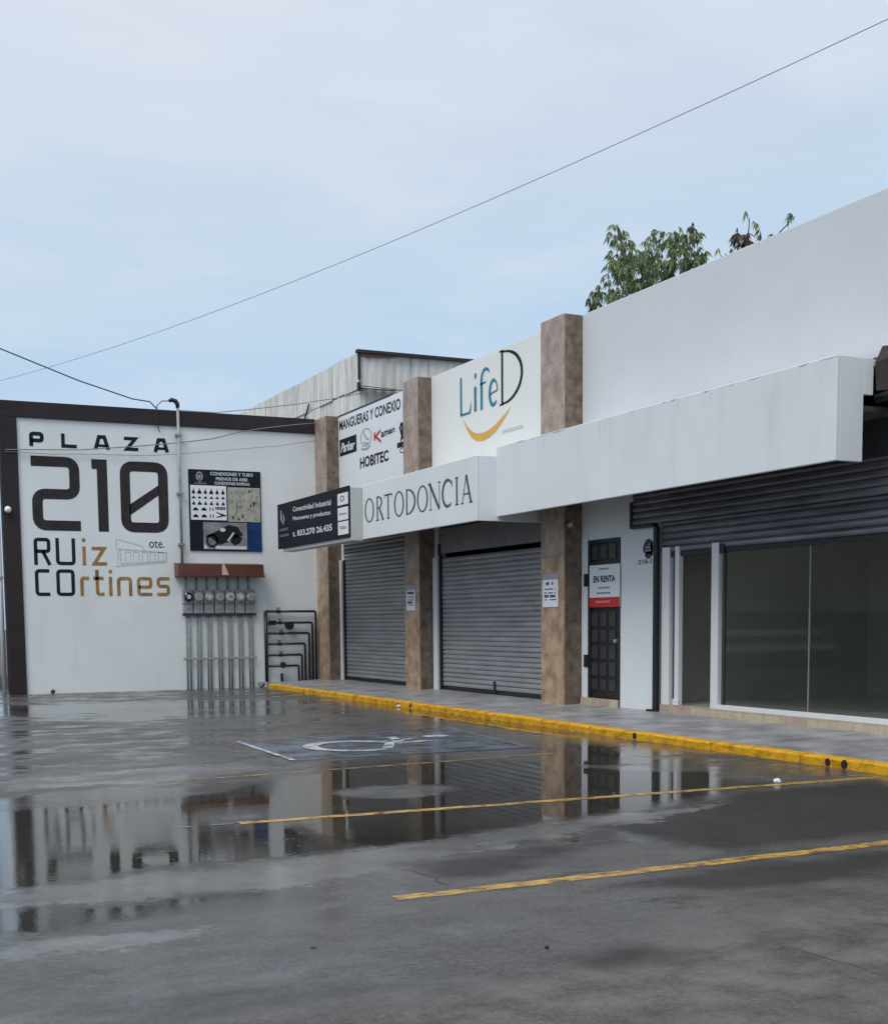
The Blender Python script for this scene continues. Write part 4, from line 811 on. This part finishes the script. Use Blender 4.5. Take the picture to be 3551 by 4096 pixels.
em = thing('unit_emblem', 'dark blue round emblem painted above a unit number beside the glass shopfront', 'emblem', (XW, 16.38, 2.40))
q = onx(XW)
e1 = flat('badge', [poly([(16.38+0.145*math.sin(R(a)), 2.625+0.15*math.cos(R(a))) for a in range(-110, 111, 10)]+[(16.27, 2.53), (16.34, 2.475), (16.42, 2.475), (16.49, 2.53)])], q, NAVY2, em, 0.003)
flat('badge_mark', [disc2(16.39, 2.645, 0.06, 0.035), poly([(16.45, 2.63), (16.33, 2.63), (16.32, 2.585), (16.46, 2.585)]), stroke([(16.33, 2.70), (16.42, 2.665)], 0.02)], q, TEXTG, e1, 0.005)
flat('lettering', [text2('210-1', 16.66, 16.30, 2.40, 2.47, 0.02)], q, INK, em, 0.003)

aw = thing('rolled_awning', 'dark brown rolled awning under the parapet past the canopy end', 'awning', (10.9, 8.0, 4.0))
mb = MB(); rnd = random.Random(2); pts = [(10.62, 4.06), (10.62, 4.40), (10.70, 4.56), (11.19, 4.575), (11.19, 4.04)]; ys_ = [11.13-0.22*k for k in range(28)]; vs = []
for y in ys_:
    for x, z in pts: vs.append((x+rnd.uniform(-0.012, 0.012) if x < 11 else x, y, z+(rnd.uniform(-0.02, 0.02) if x < 11 else 0)))
mb.add(vs, [(k*5+i, k*5+(i+1) % 5, (k+1)*5+(i+1) % 5, (k+1)*5+i) for k in range(27) for i in range(5)]+[(0, 1, 2, 3, 4)]); mb.build('canvas_roll', AWN, aw)
MB().tube([(10.66, 11.14, 3.99), (10.63, 10.6, 4.02), (10.65, 9.5, 3.98), (10.64, 5.2, 4.0)], 0.055, 10).build('awning_pole', BLACK, aw, True)

sl = thing('wall_lamp', 'small pale lamp high on the shaded side of the pillar by the iron door', 'lamp', (10.93, 18.29, 3.13))
MB().disc((10.93, 18.299, 3.14), (0, -1, 0), 0.035, 0.03, 10).build('mount', DKGREY, sl)
MB().tube([(10.93, 18.27, 3.14), (10.91, 18.22, 3.12), (10.90, 18.18, 3.10)], [0.02, 0.035, 0.045], 10).build('lamp_head', GALV, sl)

# ------------------------------------------------------------------ old sheet-clad building behind the corner
og = thing('old_building', 'old weathered building of stained pale corrugated sheets rising behind the corner', 'building', (15.5, 39.0, 0))
X0, Y0, ZT = 13.18, 33.0, 8.83
MB().box(X0+0.06, 22, Y0+0.06, 47, 0, ZT-0.03).build('wall', OLDW, og)
def corr(wd, ht, name):                                             # one corrugated sheet, in the local x-z plane, ridges towards -y
    mb = MB(); n = 26; vs_ = []
    for k in range(n+1):
        x = wd*k/n-wd/2; y = 0.013*math.cos(2*math.pi*k/n*4.0); vs_ += [(x, y, 0), (x, y, ht)]
    mb.add(vs_, [(2*k, 2*k+2, 2*k+3, 2*k+1) for k in range(n)])
    me_ = bpy.data.meshes.new(name); me_.from_pydata(mb.v, [], mb.f); me_.materials.append(OLDW)
    for p in me_.polygons: p.use_smooth = True
    return me_
up = corr(1.06, 0.96, 'sheet'); lo_ = corr(1.06, 2.9, 'sheet')
rnd = random.Random(4)
for k in range(13):
    for me_, z in ((up, 7.88), (lo_, 4.97)):
        s = place('corrugated_sheet', me_, (X0+rnd.uniform(-0.015, 0.01)-(0.03 if z > 6 else 0), Y0+0.53+k*1.04, z+rnd.uniform(-0.03, 0.02)), og); s.rotation_euler = (rnd.uniform(-0.006, 0.006), 0, -math.pi/2)
for k in range(8):
    for me_, z in ((up, 7.88), (lo_, 4.97)):
        s = place('corrugated_sheet', me_, (X0+0.53+k*1.04, Y0+rnd.uniform(-0.015, 0.01), z+rnd.uniform(-0.03, 0.01)), og)
MB().box(X0-0.10, 22, Y0-0.12, Y0+0.05, ZT-0.03, ZT+0.05).build('roof_flashing', OLDT, og)
MB().add([(X0-0.01, Y0-0.06, ZT-0.03), (X0+1.2, Y0-0.06, ZT-0.03), (X0+0.9, Y0-0.06, ZT-0.08), (X0+0.3, Y0-0.06, ZT-0.13), (X0-0.01, Y0-0.06, ZT-0.10)], [(0, 1, 2, 3, 4)]).build('rust_stain', OLDR, og)
MB().box(X0-0.06, X0-0.0, Y0-0.07, Y0-0.0, 8.1, ZT-0.03).build('corner_flashing', OLDT, og)
MB().box(X0-0.08, X0+0.0, Y0-0.08, Y0+0.02, 7.80, 8.02).build('corner_flashing', OLDT, og)
MB().add([(X0-0.05, Y0-0.05, 7.92), (X0+3.2, Y0-0.05, 7.80), (X0+3.2, Y0-0.45, 7.74), (X0-0.05, Y0-0.45, 7.86)], [(0, 1, 2, 3)]).build('ledge', OLDT, og)
MB().tube([(X0-0.07, 38.4, 6.6), (X0-0.08, 36.9, 8.05)], 0.025, 6).build('brace', OLDT, og)

# ------------------------------------------------------------------ building beyond the left end of the wall
nb = thing('neighbour_building', 'pale sided building with a dark lower gate past the left end of the wall', 'building', (-12, 34, 0))
MB().box(-32, 3.40, 33.12, 42, 0, 6.6).build('wall', SIDING, nb)
for k in range(33):
    MB().box(-32, 0.8, 33.06+0.012*(k % 2), 33.119, 1.78+k*0.145, 1.78+k*0.145+0.135).build('siding_board', SIDING, nb)  # unseen boards, darkened to dim the reflection in the shop glass
    MB().box(0.81, 3.42, 33.06+0.012*(k % 2), 33.119, 1.78+k*0.145, 1.78+k*0.145+0.135).build('siding_board', SIDINGW, nb)
MB().box(-32, 3.38, 33.05, 33.118, 0.02, 1.76).build('panel', mat('dull_brown_panel', (0.13, 0.125, 0.11), 0.7, var=0.4, scale=0.6), nb)  # plain dark panel standing in for something parked at the wall
MB().box(2.6, 3.385, 33.03, 33.049, 1.06, 1.32).build('yellow_stripe', YEL, nb)
for x, z0, z1, w__ in ((-7.5, 0.5, 0.75, 5.0), (-7.0, 1.0, 1.2, 4.2), (-14, 0.6, 0.95, 4.0)): MB().box(x, x+w__, 33.03, 33.049, z0, z1).build('reflection_band', GALV, nb)  # unseen bands added for the shop glass to reflect
dp = thing('downpipe', 'narrow pale grey downpipe beside the dark brown column at the left edge', 'downpipe', (3.45, 30.62, 0))
MB().tube([(3.44, 30.62, 0), (3.44, 30.62, 4.6)], 0.055, 10).build('pipe', ALU, dp, True)
MB().box(3.38, 3.499, 30.55, 30.69, 2.6, 2.66).build('clamp', GALV, dp)

# ------------------------------------------------------------------ trees behind the shops
def tree(label, base, limbs, blobs, dead, seed, leafn):
    rn = random.Random(seed); t = thing('mango_tree', label, 'tree', base)
    mb = MB()
    for pth, r0, r1 in limbs: mb.tube(pth, [r0+(r1-r0)*k/(len(pth)-1) for k in range(len(pth))], 8, False)
    mb.build('trunk', BARK, t, True)
    def leaves(name, m, bl, n, ln, col):
        b = MB()
        for (cx, cy, cz, rx, ry, rz), wgt in bl:
            for _ in range(int(n*wgt)):
                while True:
                    p = Vector((rn.uniform(-1, 1), rn.uniform(-1, 1), rn.uniform(-1, 1)))
                    if p.length < 1: break
                if p.length < 0.35: p = p*1.6
                c = Vector((cx+p.x*rx, cy+p.y*ry, cz+p.z*rz)); od = Vector((p.x, p.y, 0.25)).normalized()
                for _k in range(rn.randint(5, 9)):
                    an = rn.uniform(0, 2*math.pi); d = (Vector((math.cos(an), math.sin(an), 0))*rn.uniform(0.15, 0.8)+od*0.3+Vector((0, 0, -rn.uniform(0.7, 1.7)))).normalized()
                    l_ = ln*rn.uniform(0.7, 1.25); sdv = d.cross(Vector((rn.uniform(-1, 1), rn.uniform(-1, 1), 0.3))).normalized()*l_*0.095
                    m1 = c+d*l_*0.45+Vector((0, 0, 0.02)); b.add([c, m1+sdv, c+d*l_, m1-sdv], [(0, 1, 2), (0, 2, 3)])
        o = b.build(name, m, t)
    leaves('crown', LEAF, blobs, leafn, 0.215, 0)
    leaves('young_leaves', LEAFL, [(q, w__*0.7) for q, w__ in blobs], leafn, 0.20, 0)
    if dead: leaves('dry_leaves', LEAFD, dead, leafn, 0.22, 0)
    return t
tree('leafy green mango tree behind the parapet with drooping leaves', (17.0, 24.8, 0),
     [([(17, 24.8, 0), (17.05, 24.8, 3), (16.95, 24.9, 6), (17, 25, 8)], 0.28, 0.12), ([(17, 25, 8), (16.95, 25.6, 9.4), (16.95, 26.15, 10.7)], 0.11, 0.02), ([(17, 24.95, 7.6), (17.1, 24.2, 9.0), (17, 23.9, 9.9)], 0.10, 0.02), ([(17, 25, 8), (16.9, 26.6, 8.8), (17, 27.2, 9.4)], 0.07, 0.015), ([(17, 24.9, 8.2), (17, 23.5, 9.0), (17, 23.0, 9.4)], 0.06, 0.015)],
     [((17, 26.15, 10.25, 0.35, 0.28, 0.62), 0.55), ((17, 25.75, 9.55, 0.6, 0.65, 0.65), 1.5), ((17, 25.0, 9.45, 0.6, 0.75, 0.50), 1.5), ((17, 24.05, 9.55, 0.5, 0.50, 0.60), 1.0), ((17, 23.45, 9.40, 0.45, 0.45, 0.55), 0.85), ((17, 26.75, 9.25, 0.4, 0.5, 0.35), 0.40), ((17, 25.2, 8.5, 1.2, 2.0, 0.7), 2.2), ((17, 24.85, 10.05, 0.2, 0.2, 0.3), 0.10)],
     [((17, 27.05, 9.2, 0.25, 0.24, 0.42), 0.55), ((17, 23.35, 9.85, 0.25, 0.2, 0.22), 0.22)], 5, 50)
tree('sparse tree top with a clump of dry brown leaves further along the parapet', (17.4, 22.0, 0),
     [([(17.4, 22, 0), (17.4, 22, 5), (17.35, 21.95, 8.6)], 0.2, 0.06), ([(17.35, 21.95, 8.6), (17.4, 21.9, 9.75)], 0.03, 0.008), ([(17.35, 21.95, 8.6), (17.3, 22.7, 9.2)], 0.04, 0.01), ([(17.35, 21.95, 8.5), (17.4, 21.0, 9.2), (17.4, 20.5, 9.4)], 0.022, 0.006)],
     [((17.4, 21.75, 9.75, 0.2, 0.28, 0.2), 0.05), ((17.4, 22.75, 9.35, 0.2, 0.28, 0.15), 0.05), ((17.4, 21.25, 9.35, 0.15, 0.35, 0.12), 0.05), ((17.4, 20.6, 9.42, 0.1, 0.15, 0.12), 0.03), ((17.4, 21.9, 8.3, 0.6, 0.9, 0.5), 0.6)],
     [((17.4, 22.12, 9.40, 0.2, 0.20, 0.30), 0.5)], 9, 52)

# ------------------------------------------------------------------ overhead wires
def cable(label, pts, rad, m): return tag(MB().tube(pts, rad, 6).build('overhead_cable', m, None, True), label, 'cable', 'overhead cables')
A, B = Vector((5.31, 45, 9.55)), Vector((13.43, 14, 9.71))
cable('long thin cable crossing the sky above all the roofs', [tuple(A+(B-A)*t-Vector((0, 0, 4*0.44*t*(1-t)))) for t in [-0.25+0.05*k for k in range(33)]], 0.0065, CABLEG)
cable('short black cable sagging from the left edge down to the service mast', [(1.2, 29.95, 8.75), (2.4, 29.95, 8.10), (3.57, 30.0, 7.57), (5.23, 30.0, 7.0), (6.4, 30.0, 6.68), (6.8, 30.0, 6.64), (6.95, 30.02, 6.50)], 0.014, CABLE)
cable('grey cable looping across the end wall through the word PLAZA', [(3.6, 30.12, 5.42), (4.4, 30.12, 5.46), (5.2, 30.1, 5.49), (6.2, 30.1, 5.60), (7.0, 30.1, 5.70), (7.45, 30.1, 5.76), (8.3, 30.1, 5.90), (8.9, 30.1, 6.08), (9.6, 30.08, 6.22), (10.3, 30.08, 6.33), (10.83, 30.08, 6.40)], 0.011, CABLE2)
cable('faint lower cable strung along the end wall between PLAZA and 210', [(3.6, 30.13, 5.38), (4.6, 30.13, 5.37), (5.6, 30.13, 5.42), (6.6, 30.13, 5.43), (7.44, 30.12, 5.50), (8.4, 30.1, 5.62), (9.8, 30.1, 5.80), (10.84, 30.1, 5.98)], 0.006, CABLE2)
cable('thin cable running from the mast in front of the old sheet building', [(7.47, 30.05, 6.50), (8.3, 29.9, 6.47), (9.2, 29.85, 6.60), (10.3, 29.8, 6.78), (11.3, 29.75, 6.98), (12.3, 29.7, 7.22)], 0.009, CABLE2)

# ------------------------------------------------------------------ litter and small stones on the lot
def lump(name, label, cat, c, rr_, m, seed, flatn=0.6):
    rn = random.Random(seed); bm_ = bmesh.new(); bmesh.ops.create_icosphere(bm_, subdivisions=1, radius=1)
    mb = MB(); mb.add([(c[0]+v.co.x*rr_*rn.uniform(0.7, 1.2), c[1]+v.co.y*rr_*rn.uniform(0.7, 1.2), max(0, rr_*flatn*0.8+v.co.z*rr_*flatn)) for v in bm_.verts], [[v.index for v in q_.verts] for q_ in bm_.faces]); bm_.free()
    return tag(mb.build(name, m), label, cat)
lump('crumpled_paper', 'crumpled white paper on the wet asphalt near the right end of the kerb', 'litter', (8.007, 9.55), 0.045, PAPER, 1)
lump('crumpled_paper', 'scrap of white paper against the yellow kerb opposite the second pillar', 'litter', (9.26, 21.5), 0.045, PAPER, 2)
lump('pebble', 'small black pebble on the pale asphalt in front, right of centre', 'stone', (2.984, 5.19), 0.014, PEB, 3)
lump('leaf_scrap', 'dark leaf scrap on the wet asphalt between the near parking lines', 'litter', (4.656, 7.69), 0.035, PEB, 4, 0.15)
lump('leaf_scrap', 'flat dark scrap in the foreground asphalt left of centre', 'litter', (1.995, 5.71), 0.022, PEB, 5, 0.12)
lump('rubble_stone', 'dark stone at the foot of the end wall under the white paint', 'stone', (4.42, YB-0.08), 0.06, PEB, 6, 1.0)
lump('rubble_stone', 'grey rubble stone beside the start of the yellow kerb', 'stone', (9.28, YB-0.25), 0.10, CONC, 7, 0.9)
